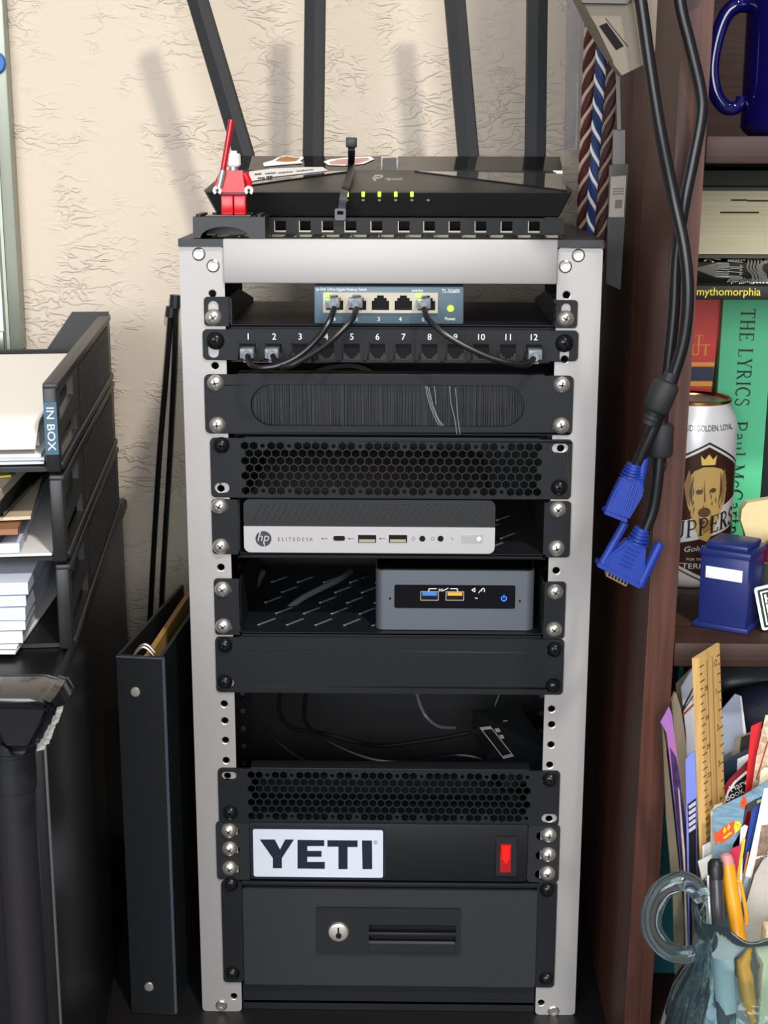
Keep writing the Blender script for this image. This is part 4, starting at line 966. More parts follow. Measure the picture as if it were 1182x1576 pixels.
for i in range(7): cline([(1118+i*4, 389+i % 2), (1124+i*4, 397), (1121+i*4, 401)], .0007)
for i in range(22): cline([(1120+i*3, 433+random.random()*4), (1122+i*3, 428+random.random()*3)], .0005)
for i in range(10): cpoly([(1070+i*6, 388), (1074+i*6, 388), (1073+i*6, 390), (1070+i*6, 390)])
m.done('cover_drawing', INK, mb)
XF[0] = Matrix.Identity(4)
# thick page block book behind, resting on the lying book
yp = .12
zp0 = zA+tk+math.sin(bt_)*(.19)+.001; zp1 = P(1125, 289, yp).z
pg = thing('thick_book', 'thick book lying flat with its cream page edges facing out, behind the black paperback', 'book', (BX0+.1, .2, zp0))
mpg = mat('page_edges', 'F6ECC6', .85, noise=('E4D8AE', (3, 3, 900), 2))
M().box(BX0, BX0+.26, yp, .279, zp0+.0025, zp1-.002, .001).done('pages', mpg, pg)
M().box(BX0-.001, BX0+.262, yp-.003, .28, zp0, zp0+.0022).box(BX0-.001, BX0+.262, yp-.003, .28, zp1-.002, zp1+.0005).done('cover', mat('olive_cover', '5A5A4C', .6), pg)
m = M()
for x0, x1, y in ((1125, 1150, 308), (1108, 1168, 327), (1150, 1182, 309)):
    a, b_ = P(x0, y, yp), P(x1, y-1, yp); m.box(a.x, b_.x, yp-.0002, yp+.001, a.z-.0006, a.z+.0006)
m.done('page_gap', mat('gap_shadow_ink', '3B3628', .9), pg)
ob = M().box(BX0, BX0+.24, .13, .279, zp1+.0008, P(1125, 262, .13).z, .001).done('flat_book', mat('dark_olive_cloth', '4A4D42', .7), None, 'thin dark olive book lying topmost in the pile, under the upper shelf', 'book')

# standing books under it
ys = .102; zs = zs2+.0004
zb_t = zA-.0012
def stand_book(nm, label, xt0, xt1, xb0, xb1, mt, d=.15, y=ys, pages=True):
    t = thing(nm, label, 'book', ((xb0+xb1)/2, y+d/2, zs))
    q = [V((xb0, y, zs)), V((xb1, y, zs)), V((xt1, y, zb_t)), V((xt0, y, zb_t))]
    M().slab(q, (0, .0025, 0)).done('spine', mt, t)
    for s, (t0, b0) in ((1, (xt0, xb0)), (-1, (xt1, xb1))):
        M().slab([V((b0, y+.0026, zs)), V((b0+s*.0022, y+.0026, zs)), V((t0+s*.0022, y+.0026, zb_t)), V((t0, y+.0026, zb_t))], (0, d, 0)).done('cover', mt, t)
    M().slab([V((xb0+.0025, y+.003, zs+.002)), V((xb1-.0025, y+.003, zs+.002)), V((xt1-.0025, y+.003, zb_t-.003)), V((xt0+.0025, y+.003, zb_t-.003))], (0, d-.004, 0)).done('pages', PAPER2, t)
    return t, q
REDB = mat('red_cloth_cover', 'E0392C', .4)
zm_ = (zs+zb_t)/2
xa, xb = bx(.5)+.003, P(1112, 470, ys).x; xbb = P(1098, 640, ys).x-.010
rb_, q = stand_book('red_book', 'red hardback book with gold lettering and a blue band, standing behind the can', xa, xb, xa-.002, xbb, REDB)
def band(px0, py0, px1, py1, mt, par, nm='band', slope=0):
    xL, xR = xa+.0004, None
    za, zb = P(1080, py1, ys).z, P(1080, py0, ys).z
    f = (za-zs)/(zb_t-zs); xR = xbb+(xb-xbb)*f
    M().box(xa-.001, xR, ys-.0004, ys+.001, za, zb).done(nm, mt, par)
GOLDP = mat('gold_foil_print', 'D39A3A', .4, .3)
band(0, 557.5, 0, 563.5, GOLDP, rb_); band(0, 565, 0, 586, mat('navy_print', '27314D', .5), rb_); band(0, 587, 0, 594, GOLDP, rb_)
# -------- stroke serif lettering
def arc(cx, cy, rx, ry, a0, a1, n=14): return [(cx+rx*math.cos(math.radians(a0+(a1-a0)*k/n)), cy+ry*math.sin(math.radians(a0+(a1-a0)*k/n))) for k in range(n+1)]
TK, TN = .13, .05   # thick / thin strokes
SER = {
 'T': (.72, [([(.36, 0), (.36, 1)], TK), ([(.02, .97), (.70, .97)], TN), ([(.04, .80), (.04, .98)], TN), ([(.68, .80), (.68, .98)], TN), ([(.22, .02), (.50, .02)], TN)]),
 'H': (.84, [([(.17, 0), (.17, 1)], TK), ([(.67, 0), (.67, 1)], TK), ([(.17, .52), (.67, .52)], TN)]+[([(x-.14, y), (x+.14, y)], TN) for x in (.17, .67) for y in (.02, .98)]),
 'E': (.68, [([(.16, 0), (.16, 1)], TK), ([(.03, .98), (.60, .98)], TN), ([(.03, .02), (.62, .02)], TN), ([(.16, .52), (.48, .52)], TN), ([(.60, .8), (.60, .98)], TN), ([(.62, .02), (.62, .22)], TN), ([(.48, .42), (.48, .62)], TN)]),
 'L': (.66, [([(.16, 0), (.16, 1)], TK), ([(.02, .98), (.30, .98)], TN), ([(.02, .02), (.60, .02)], TN), ([(.60, .02), (.60, .24)], TN)]),
 'Y': (.76, [([(.38, 0), (.38, .45)], TK), ([(.12, .98), (.38, .43)], TK), ([(.66, .98), (.39, .45)], TN), ([(.0, .98), (.26, .98)], TN), ([(.54, .98), (.78, .98)], TN), ([(.24, .02), (.52, .02)], TN)]),
 'R': (.78, [([(.16, 0), (.16, 1)], TK), ([(.02, .02), (.30, .02)], TN), ([(.02, .98), (.2, .98)], TN), ([(.16, .98), (.34, .98)]+arc(.34, .74, .24, .24, 90, -90)+[(.16, .50)], .075), ([(.34, .50), (.66, .02)], TK), ([(.62, .02), (.78, .02)], TN)]),
 'I': (.36, [([(.18, 0), (.18, 1)], TK), ([(.04, .02), (.32, .02)], TN), ([(.04, .98), (.32, .98)], TN)]),
 'C': (.76, [(arc(.42, .5, .36, .49, 50, 310, 22), .09), (arc(.42, .5, .35, .46, 140, 220, 8), TK), ([(.66, .70), (.66, .95)], TN)]),
 'S': (.60, [(arc(.30, .74, .21, .24, 30, 200, 12)+arc(.30, .26, .23, .25, 100, -20, 4)[0:0]+[(.14, .62), (.30, .52), (.46, .42)]+arc(.30, .26, .22, .25, 25, -150, 12), .085), ([(.49, .76), (.49, .96)], TN), ([(.07, .04), (.07, .26)], TN)]),
 'P': (.68, [([(.16, 0), (.16, 1)], TK), ([(.02, .02), (.32, .02)], TN), ([(.02, .98), (.2, .98)], TN), ([(.16, .98), (.36, .98)]+arc(.36, .72, .24, .26, 90, -90)+[(.16, .46)], .075)]),
 'a': (.52, [(arc(.22, .20, .17, .19, 60, 320, 14), .075), ([(.40, .04), (.40, .48)]+arc(.24, .48, .16, .18, 0, 150, 8), .075), ([(.40, .02), (.50, .04)], TN)]),
 'u': (.60, [([(.12, .66), (.12, .2)]+arc(.27, .2, .15, .19, 180, 320, 8), .075), ([(.46, 0), (.46, .66)], .1), ([(.02, .65), (.12, .65)], TN), ([(.36, .65), (.46, .65)], TN), ([(.46, .02), (.56, .02)], TN)]),
 'l': (.30, [([(.15, 0), (.15, 1)], .1), ([(.03, .02), (.28, .02)], TN), ([(.03, .98), (.15, .98)], TN)]),
 'M': (1.0, [([(.14, 0), (.14, 1)], TN), ([(.14, 1), (.48, .05)], TK), ([(.48, .05), (.82, 1)], TN), ([(.84, 0), (.84, 1)], TK), ([(.02, .98), (.2, .98)], TN), ([(.80, .98), (.97, .98)], TN), ([(.02, .02), (.27, .02)], TN), ([(.70, .02), (.98, .02)], TN)]),
 'c': (.52, [(arc(.28, .33, .23, .33, 45, 315, 16), .075), ([(.44, .5), (.44, .58)], .09)]),
 'r': (.44, [([(.15, 0), (.15, .66)], .1), ([(.03, .02), (.28, .02)], TN), ([(.04, .65), (.15, .65)], TN), (arc(.32, .46, .16, .19, 160, 50, 6), .075)]),
 't': (.38, [([(.16, .88), (.16, .16)]+arc(.26, .16, .10, .14, 180, 320, 6), .085), ([(.02, .65), (.34, .65)], TN)]),
 'n': (.62, [([(.14, 0), (.14, .66)], .1), ([(.03, .02), (.26, .02)], TN), ([(.04, .65), (.14, .65)], TN), (arc(.31, .46, .17, .2, 165, 0, 10)+[(.48, 0)], .09), ([(.38, .02), (.60, .02)], TN)]),
 'e': (.52, [(arc(.27, .33, .21, .32, 0, 310, 18), .075), ([(.06, .35), (.48, .35)], TN)]),
 'y': (.56, [([(.08, .66), (.29, .06)], .1), ([(.50, .66), (.24, -.18), (.12, -.26), (.04, -.2)], TN), ([(.0, .65), (.2, .65)], TN), ([(.40, .65), (.56, .65)], TN)]),
 ' ': (.34, []), 'G': (.80, [(arc(.42, .5, .36, .49, 50, 330, 22), .09), ([(.70, .05), (.70, .45)], TK), ([(.55, .45), (.82, .45)], TN), ([(.66, .72), (.66, .95)], TN)]),
 'U': (.80, [([(.17, 1), (.17, .3)]+arc(.42, .3, .25, .29, 180, 350, 12)+[(.67, 1)], .10), ([(.03, .98), (.31, .98)], TN), ([(.55, .98), (.79, .98)], TN)]),
 'K': (.80, [([(.16, 0), (.16, 1)], TK), ([(.18, .42), (.66, .97)], TN), ([(.32, .56), (.68, .02)], TK)]),
 'V': (.76, [([(.08, .98), (.38, .02)], TK), ([(.38, .02), (.68, .98)], TN)]), 'O': (.84, [(arc(.42, .5, .35, .48, 0, 360, 28), .09)]),
 'N': (.86, [([(.14, 0), (.14, 1)], TN), ([(.14, 1), (.72, .02)], TK), ([(.72, .02), (.72, 1)], TN)]),
 'D': (.84, [([(.16, 0), (.16, 1)], TK), ([(.16, .98), (.34, .98)]+arc(.34, .5, .40, .48, 90, -90, 14)+[(.16, .02)], .08)]),
}
def serif(m, txt, O, u, v, width, height, t=.0003, gap=.10):
    O, u, v = V(O), V(u).normalized(), V(v).normalized(); n = u.cross(v)
    tot = sum(SER[c][0]+gap for c in txt)-gap; sx, sy = width/tot, height; x = 0
    for c in txt:
        w, strokes = SER[c]
        for k, (pts, th) in enumerate(strokes):
            q = [O+u*((x+a)*sx)+v*(b_*sy)+n*(t*(.5+.02*k)) for a, b_ in pts]
            m.tube(q, 1, 4, 1, flat=(th*min(sx, sy)*1.05, t, n.cross((q[1]-q[0]).normalized())))
        x += w+gap
q = P(1070, 528, ys); q2 = P(1069, 544, ys)
m = M(); xe = P(1082, 525, ys).x; serif(m, 'KURT', (xe-.030, ys-.0002, P(1080, 531, ys).z), UX, UZ, .030, .0075)
xe = P(1092, 541, ys).x; serif(m, 'VONNEGUT', (xe-.062, ys-.0002, P(1080, 546.5, ys).z), UX, UZ, .062, .0082)
m.done('lettering', GOLDP, rb_)
# green book, leaning slightly
GRN = mat('green_cover', '58C890', .45)
gt0, gt1 = P(1113, 470, ys-.01).x, P(1113, 470, ys-.01).x+.0375
zq = P(1100, 600, ys-.01).z
gsl = (gt0-P(1107, 600, ys-.01).x)/(P(1113, 470, ys-.01).z-zq)
gb0 = gt0-gsl*(zb_t-zs)-.004
gb, q = stand_book('green_book', 'tall green hardback book with large black serif title running down the spine', gt0, gt1, gb0, gb0+.0375, GRN, .17, ys-.01)
ax = (q[3]-q[0]).normalized(); dnv = -ax; side = V((ax.z, 0, -ax.x))
# text runs downward; letter-up points to +x side
o = P(1139, 474, ys-.0102); e = P(1136, 624, ys-.0102)
m = M(); L1 = (P(1148, 624, ys-.01)-P(1156, 474, ys-.01)).length
serif(m, 'THE LYRICS', V((gt0+.0135, ys-.0102, P(1150, 475, ys-.01).z)), dnv, side, L1, .0105)
m2z = P(1140, 648, ys-.01).z
serif(m, 'Paul McCartney', V((gt0+.0135-(zb_t-m2z)*(gt0-gb0)/(zb_t-zs), ys-.0102, m2z)), dnv, side, .102, .0105)
m.done('lettering', mat('black_print', '16201B', .5), gb)
bk2 = M().slab([V((gb0+.041, ys+.01, zs)), V((gb0+.066, ys+.01, zs)), V((gt1+.031, ys+.01, zb_t-.01)), V((gt1+.004, ys+.01, zb_t-.01))], (0, .14, 0)).done('black_book', mat('black_book_cover', '141414', .4), None, 'black book standing right of the green book', 'book')

# ------------------------------------------------------------------ beer can
cr = .031; cy = .060; chh = .137
cxr = P(1131, 720, cy).x; ccx = cxr-cr-.0005
if ccx-cr < bx(.4)+.0005: ccx = bx(.4)+cr+.0008
cz = zs2+.0004
can = thing('drink_can', 'tall white and brown drink can with gold lid and dog portrait', 'can', (ccx, cy, cz))
CANW = mat('can_white', 'D9D9DB', .3, .35); CANB = mat('can_brown', '3A2219', .3, .3)
def canr(h):
    if h < .008: return cr*(.80+.2*(h/.008)**.5)
    if h > chh-.020: return cr*(1-.19*((h-(chh-.020))/.018)**1.3) if h < chh-.002 else cr*.81
    return cr
hs = [0, .001, .003, .008, .02, .06, .1, chh-.020]+[chh-.020+.018*k/8 for k in range(1, 9)]
M().lathe([(0, .001)]+[(canr(h), h) for h in hs], (ccx, cy, cz), n=64).done('body', CANW, can)
rl = cr*.82
M().lathe([(rl-.001, chh-.0035), (rl+.0006, chh-.002), (rl+.0006, chh), (rl-.0008, chh+.0004), (rl-.0022, chh-.001), (rl-.003, chh-.006), (0, chh-.006)], (ccx, cy, cz), n=48).done('lid', GOLD, can, 'gold lid')
M().tube([V((ccx-.006, cy-.004, cz+chh-.0052)), V((ccx+.002, cy-.012, cz+chh-.005)), V((ccx+.008, cy-.006, cz+chh-.0052)), V((ccx+.004, cy+.002, cz+chh-.005))], .0012, 6, 4).done('pull_tab', GOLD, can)
# wrapped label: u = arc length from the label centre (photo x~1086 at front), v = height
VIEW = math.atan2(-(CAM.y-cy), CAM.x-ccx)  # unused sign helper
lblang = math.asin(min(.95, (P(1086, 750, cy-.025).x-ccx)/cr))
def wrap(m, pts, lift, holes=()):
    b = bmesh.new(); tmp = M(); tmp.poly(pts, holes, (0, 0, 0), UX, UZ, .00001)
    b = tmp.bm
    bmesh.ops.delete(b, geom=[f for f in b.faces if abs(f.normal.y) < .5 or f.normal.y > 0], context='FACES')
    x0, x1 = min(p[0] for p in pts), max(p[0] for p in pts); n = int((x1-x0)/.0022)
    for k in range(1, n):
        x = x0+(x1-x0)*k/n
        bmesh.ops.bisect_plane(b, geom=b.verts[:]+b.edges[:]+b.faces[:], plane_co=(x, 0, 0), plane_no=(1, 0, 0))
    z0, z1 = min(p[1] for p in pts), max(p[1] for p in pts)
    if z1 > chh-.020:
        for k in range(1, 8):
            bmesh.ops.bisect_plane(b, geom=b.verts[:]+b.edges[:]+b.faces[:], plane_co=(0, 0, chh-.02+.003*k), plane_no=(0, 0, 1))
    for q in b.verts:
        a = lblang+q.co.x/cr; r_ = canr(q.co.z)+lift
        q.co = V((ccx+r_*math.sin(a), cy-r_*math.cos(a), cz+q.co.z))
    m.join(b)
def wtext(m, txt, u0, v0, w, h, lift, shear=0, dy=0):
    tmp = M().text(txt, (u0, 0, v0), UX, UZ, w, h, .00001, shear)
    b = tmp.bm
    bmesh.ops.delete(b, geom=[f for f in b.faces if abs(f.normal.y) < .5 or f.normal.y > 0], context='FACES')
    n = max(2, int(w/.003))
    for k in range(1, n): bmesh.ops.bisect_plane(b, geom=b.verts[:]+b.edges[:]+b.faces[:], plane_co=(u0+w*k/n, 0, 0), plane_no=(1, 0, 0))
    for q in b.verts:
        a = lblang+q.co.x/cr; r_ = canr(q.co.z)+lift; z_ = q.co.z+dy*(q.co.x-u0)
        q.co = V((ccx+r_*math.sin(a), cy-r_*math.cos(a), cz+z_))
    m.join(b)
W = .042
lab = M(); wrap(lab, [(-W, .084), (0, .106), (W, .084), (W, .07), (W, .030), (0, .010), (-W, .030)][::-1], .0002)
lab = lab.done('label', CANB, can, 'brown label with a dog portrait')
m = M()
wrap(m, [(-W, .0875), (0, .1095), (W, .0875), (W, .0860), (0, .1080), (-W, .0860)][::-1], .0003)
wrap(m, [(-W, .0265), (0, .0065), (W, .0265), (W, .0275), (0, .0075), (-W, .0275)], .0003)
m.done('border', mat('black_label_print', '17110F', .4), lab)
m = M(); wrap(m, [(-W, .044), (-.012, .053), (W*.6, .066), (W, .07), (W, .050), (W*.5, .044), (-W, .030)][::-1], .00035)
m.done('name_band', CANW, lab)
BKP = MATS['black_label_print']
m = M(); tmp = M(); serif(tmp, 'PUPPERS', (-.031, 0, .036), UX, UZ, .058, .0125, .0003)
for q in tmp.bm.verts:
    a_ = lblang+q.co.x/cr; r_ = canr(.04)+.0009-q.co.y; z_ = q.co.z+.20*(q.co.x+.031); q.co = V((ccx+r_*math.sin(a_), cy-r_*math.cos(a_), cz+z_))
m.join(tmp.bm); m.done('lettering', BKP, lab)
m = M(); wtext(m, 'Golden Lager', -.014, .0275, .036, .0052, .0005, .2, dy=.1); wtext(m, 'LETTERKENNY', -.026, .0165, .046, .0038, .0005); wtext(m, 'FOR THE', -.012, .0225, .012, .0018, .0005); m.done('lettering', CANW, lab)
m = M(); wtext(m, 'PROUD. GOLDEN. LOYAL.', -.025, chh-.0195, .046, .0042, .0004); wtext(m, '473 mL', -.030, .010, .010, .003, .0004); wtext(m, 'ALC. 5% VOL.', -.030, .006, .014, .0022, .0004); m.done('lettering', BKP, can)
TAN = mat('dog_tan_print', 'A98C52', .45); DKB = mat('dog_brown_print', '4A3520', .5)
dz = .0625
m = M(); wrap(m, [(a*.9, b+dz-.002) for a, b in [(-.004, -.022), (.002, -.024), (.007, -.018), (.010, -.010), (.014, -.002), (.017, .004), (.0185, .014), (.017, .024), (.012, .029), (.004, .031), (-.004, .031), (-.011, .028), (-.016, .021), (-.0175, .012), (-.015, .003), (-.012, -.004), (-.009, -.013)]], .00055); m.done('dog_portrait', TAN, lab)
m = M()
for cx2, cz2, rx, rz in ((-.0065, .011, .0022, .0018), (.0050, .012, .0022, .0018), (-.0015, -.004, .0046, .0036), (-.003, -.0115, .0022, .0016)): wrap(m, [(cx2*.9+rx*math.cos(a*.4488), cz2+dz+rz*math.sin(a*.4488)) for a in range(14)], .0009)
for pts in ([(-.011, .024), (-.014, .010), (-.011, .000), (-.0118, .010)], [(.011, .026), (.0135, .012), (.010, -.001), (.0112, .012)], [(-.003, .022), (-.001, .004), (-.0022, .004)], [(.004, -.004), (.005, -.016), (.0035, -.014)], [(-.006, -.004), (-.005, -.014), (-.0043, -.012)]): wrap(m, [(a*.9, b+dz) for a, b in pts], .0009)
for k in range(16):
    u0 = random.uniform(-.012, .012); v0 = random.uniform(-.006, .027)
    if -.004 < u0 < .004 and v0 < 0: continue
    L0 = random.uniform(.004, .009); wrap(m, [(u0, v0+dz), (u0+.0005, v0+dz-L0*.5), (u0+.0001+u0*.06, v0+dz-L0), (u0-.0004, v0+dz-L0*.5)], .0009)
m.done('dog_feature', DKB, lab)
m = M()
for s_ in (-1, 1): wrap(m, [(s_*a, b+dz) for a, b in ([(.0135, .027), (.0165, .016), (.0145, .004), (.0118, .000), (.0112, .010), (.0115, .022)][::s_])], .0007)
wrap(m, [(-.005, -.010+dz), (-.001, -.020+dz), (.005, -.017+dz), (.007, -.008+dz), (.002, -.010+dz)], .0007)
m.done('dog_shading', mat('dog_shade_print', '7D6238', .5), lab)
m = M(); wrap(m, [(a, b+dz+.0305) for a, b in [(-.005, 0), (.005, 0), (.006, .007), (.003, .004), (0, .008), (-.003, .004), (-.006, .007)]], .0006); m.done('crown', mat('crown_gold_print', 'C9A95A', .4), lab)

# ------------------------------------------------------------------ plain blue toy booth (stand-in)
b0 = PZ(1112, 974, zs2); S_ = 1.0
XF[0] = Matrix.Translation((b0.x, b0.y+.006, zs2+.0004)) @ Matrix.Rotation(math.radians(-31), 4, 'Z')
bo = thing('toy_booth', 'small plain dark blue toy booth with a white panel, standing in front of the can', 'toy', (0, .017, 0))
w = .0165; cyb = w
M().box(-w-.0024, w+.0024, cyb-w-.0024, cyb+w+.0024, 0, .0035, .0006).done('base', NAVY, bo)
M().box(-w, w, cyb-w, cyb+w, .0032, .0500, .0008).done('body', NAVY, bo)
M().box(-w-.0012, w+.0012, cyb-w-.0012, cyb+w+.0012, .0498, .0545, .001).box(-w+.002, w-.002, cyb-w+.002, cyb+w-.002, .0543, .0585, .0016).done('roof', NAVY, bo)
M().box(-.0125, .0125, -.0006, .0004, .0345, .0425, .0002).done('window', WHITE, bo)
XF[0] = Matrix.Identity(4)

# odds and ends at the right edge of the shelf
yq = -.005
pts = [(1142, 784), (1150, 774), (1168, 771), (1200, 766), (1215, 800), (1205, 870), (1165, 868), (1150, 850), (1147, 822), (1140, 800)]
cs = thing('cream_plaque', 'cream scalloped-edge plaque standing behind the blue toy booth', 'plaque', tuple(P(1180, 870, yq)))
M().slab([P(x, y, yq) for x, y in pts], (0, .008, 0)).slab([P(1160, 850, yq+.0005), P(1205, 850, yq+.0005), V((P(1205, 850, yq).x, yq+.0005, zs2+.0004)), V((P(1160, 850, yq).x, yq+.0005, zs2+.0004))], (0, .007, 0)).done('plate', mat('cream_plaster', 'D9C795', .8), cs)
gj = thing('small_jar', 'small clear glass jar with a dark red knob at the right edge of the shelf', 'jar', tuple(V((P(1192, 900, -.03).x, -.03, zs2+.0004))))
jx = P(1194, 900, -.03).x; jz = zs2+.0004
M().lathe([(0, 0), (.012, 0), (.013, .002), (.013, .030), (.010, .036), (.010, .040), (.0085, .040), (.0115, .030), (.0115, .003), (0, .002)], (jx, -.03, jz), n=28).done('body', mat('jar_glass', 'CDD6CE', .05, trans=.95), gj)
M().lathe([(0, .040), (.011, .040), (.0115, .043), (.009, .052), (.004, .056), (0, .0565)], (jx, -.03, jz), n=24).done('knob', mat('dark_red_glass', '7A1F33', .2), gj)
# white square card with letters
yk = -.065
cd = [P(1162, 907, yk), P(1206, 897, yk), P(1218, 963, yk), P(1173, 973, yk)]
u_ = (cd[1]-cd[0]).normalized(); v_ = (cd[0]-cd[3]).normalized(); v_ = (v_-u_*v_.dot(u_)).normalized(); wC, hC = (cd[1]-cd[0]).length, (cd[0]-cd[3]).length
O_ = cd[3]
hd = thing('letter_card', 'white rounded card with letters on a dark green square beside the blue toy booth', 'card', tuple(V((O_.x+.015, yk, zs2+.0004))))
O_ = O_+V((0, 0, max(0, zs2+.001-O_.z)))
M().poly(rrect(0, wC, 0, hC, .002), [], O_+V((0, .0012, 0)), u_, v_, .0012).done('card', WHITE, hd)
M().poly(rrect(.0018, wC-.0018, .0018, hC-.0018, .0010), [], O_, u_, v_, .0002).done('field', mat('dark_green_print', '24382F', .5), hd)
m = M().poly(rrect(.0034, wC-.0034, .0034, hC-.0034, .0004), [rrect(.0044, wC-.0044, .0044, hC-.0044, .0002)], O_+u_.cross(v_)*.0002, u_, v_, .0002)
for i, c in enumerate('HNL'): m.text(c, O_+u_.cross(v_)*.0002+u_*.0056+v_*(hC-.0050-.0070*(i+1)), u_, v_, wC-.0112, .0062, .0002)
m.done('lettering', WHITE, hd)
M().slab([O_+u_*wC*.3+V((0, .0014, 0)), O_+u_*wC*.7+V((0, .0014, 0)), V((O_.x+wC*.7, yk+.014, zs2+.0004)), V((O_.x+wC*.3, yk+.014, zs2+.0004))], (0, .001, 0)).done('easel_back', PAPER, hd)
# ================================================================== papers, cards and pens in front of the bookcase
ZB = ZS3+.0006
class Pl:      # standing plane: Y = yb at the shelf, yt at z=.33, s = turn (dY/dx)
    def __init__(s, yb, yt, turn=0):
        k = (yt-yb)/.285; s.n = V((turn, -1, k)); s.p0 = V((.225, yb, ZB))
    def __call__(s, px, py):
        q = PP(px, py, s.p0, s.n)
        if q.z < ZB: # clamp onto the shelf
            q2 = V((q.x, 0, ZB)); q2.y = s.p0.y+(q.x-s.p0.x)*s.n.x; q = q2
        return q
def card(name, label, pts, pl, mt, t=.0008, cat='card', group='cards and papers leaning in front of the bookcase'):
    q = [pl(*p) for p in pts]; nn = pl.n.normalized()
    if nn.y < 0: nn = -nn
    return M().slab(q, nn*t).done(name, mt, None, label, cat, group, smooth=0)
def deco(par, name, polys, pl, mt, lift=.0002, label=None):
    nn = pl.n.normalized(); nn = nn if nn.y < 0 else -nn
    m = M()
    for pts in polys: m.slab([pl(*p)+nn*lift for p in pts], nn*.0002)
    return m.done(name, mt, par, label)
GREENT = mat('teal_plastic', '1E6E74', .4)
tf = card('teal_folder', 'teal plastic folder standing behind the papers at the left of the lower shelf', [(1046, 1022), (1052, 1022), (1052, 1590), (996, 1590), (1010, 1300)], Pl(-.015, .0), GREENT, .008, 'folder')
pl = Pl(-.03, -.02); card('buff_envelope', 'buff envelope edge at the very back of the leaning papers', [(1040, 1052), (1066, 1026), (1090, 1026), (1090, 1590), (1050, 1590)], pl, BUFF, .0012, 'envelope')
pl = Pl(-.050, -.058, .15)
en = card('airmail_envelope', 'white envelope with black and red slanted stripes behind the wooden ruler', [(1048, 1058), (1069, 1024), (1100, 1024), (1100, 1590), (1062, 1590), (1056, 1130)], pl, mat('blue_white_envelope', 'D9DEE8', .6), .0012, 'envelope')
deco(en, 'stripe', [[(1046, 1096), (1067, 1056), (1067.5, 1058.5), (1049, 1098)], [(1049, 1095), (1068, 1068), (1068, 1070), (1050, 1097)]], pl, mat('black_stripe', '2A2B30', .5))
deco(en, 'stripe', [[(1050, 1099), (1069, 1080), (1069, 1084), (1052, 1101)]], pl, mat('red_stripe', 'B0482F', .5))
pl = Pl(-.066, -.072, .25)
card('manila_folder', 'curved buff paper folder left of the wooden ruler', [(1034, 1080), (1040, 1066), (1048, 1090), (1054, 1130), (1064, 1220), (1074, 1590), (1056, 1590), (1048, 1280), (1040, 1160)], pl, mat('warm_buff', 'B9A68C', .7), .003, 'folder')
pl = Pl(-.098, -.112, .5)
pc_ = card('pink_postcard', 'pink and purple postcard curling at the left of the leaning papers', [(1017, 1112), (1030, 1088), (1034, 1100), (1044, 1180), (1060, 1300), (1067, 1590), (1058, 1590), (1048, 1330), (1040, 1250), (1030, 1160), (1026, 1128)], pl, mat('pink_card', 'C6719E', .5, noise=('8E6FC0', (90, 90, 40), 3, 2)), .0006)
deco(pc_, 'night_field', [[(1031, 1150), (1040, 1165), (1044, 1185), (1060, 1300), (1067, 1590), (1058, 1590), (1048, 1330), (1040, 1250)]], pl, mat('night_purple', '2A2440', .4, noise=('5A3E74', (120, 120, 60), 3, 2)))
card('grey_card', 'long olive-grey card at the far left, against the bookcase side', [(1020, 1118), (1024, 1140), (1034, 1230), (1052, 1400), (1056, 1590), (1043, 1590), (1036, 1380), (1026, 1260)], Pl(-.112, -.122, .6), mat('olive_grey_card', '6E6552', .7), .0008)
card('white_card', 'thin white card edge between the pink postcard and the blue bookmark', [(1044, 1212), (1045.5, 1216), (1054, 1310), (1063, 1590), (1060, 1590), (1052.5, 1330)], Pl(-.118, -.124, .6), mat('dull_card_edge', 'B9AFA0', .7), .0006)
pl = Pl(-.120, -.126, .2)
bm = card('blue_bookmark', 'periwinkle blue and black bookmark left of the wooden ruler', [(1055, 1170), (1062, 1160), (1070, 1156), (1072, 1160), (1073, 1590), (1062, 1590)], pl, mat('periwinkle_card', '7C8AD6', .4), .0008)
deco(bm, 'black_field', [[(1058, 1238), (1071, 1228), (1073, 1590), (1062, 1590), (1060, 1290)]], pl, mat('bookmark_black', '1A1A20', .35))
deco(bm, 'lettering', [[(1059, 1240+i*9), (1070, 1232+i*9), (1070, 1238+i*9), (1060, 1245+i*9)] for i in range(5)], pl, mat('lavender_print', 'B9B8D2', .5), .0005)
# wooden ruler, turned edge-on with its right edge further back
zt_r = 0; A_ = P(1069, 1014, -.135); B_ = P(1107, 990, -.105); C_ = P(1112, 1590, -.105)
down = (P(1080, 1300, -.130)-P(1069, 1014, -.135)); down.normalize()
ru = thing('wooden_ruler', 'wooden ruler standing upright among the cards in front of the shelf edge', 'ruler', (P(1090, 1200, -.12).x, -.12, ZB))
def rl_(p, z): return p+down*((z-p.z)/down.z)
a1, b1 = rl_(A_, ZB), rl_(B_, ZB)
wv = (B_-A_); wv_u = V((wv.x, wv.y, 0)).normalized(); bw = V((wv_u.y, -wv_u.x, 0)); bw = bw if bw.y < 0 else -bw
B2 = A_+V((B_.x-A_.x, B_.y-A_.y, 0)); 
B2 = B_
m = M()
b = bmesh.new(); rings = []
for f in (0, 1):
    pts = []
    for w_, th in ((0, -.0002), (.10, -.0018), (.90, -.0018), (1, -.0002), (1, .0018), (0, .0018)):
        base = A_.lerp(B_, w_); base = base if f == 0 else rl_(base, ZB)
        pts.append(b.verts.new(base-bw*th))
    rings.append(pts)
for i in range(6): b.faces.new((rings[0][i], rings[0][(i+1) % 6], rings[1][(i+1) % 6], rings[1][i]))
b.faces.new(rings[0]); b.faces.new(rings[1]); bmesh.ops.recalc_face_normals(b, faces=b.faces[:])
m.join(b).done('body', MAPLE, ru, smooth=20)
m = M(); INKR = mat('ruler_ink', '5A4322', .6)
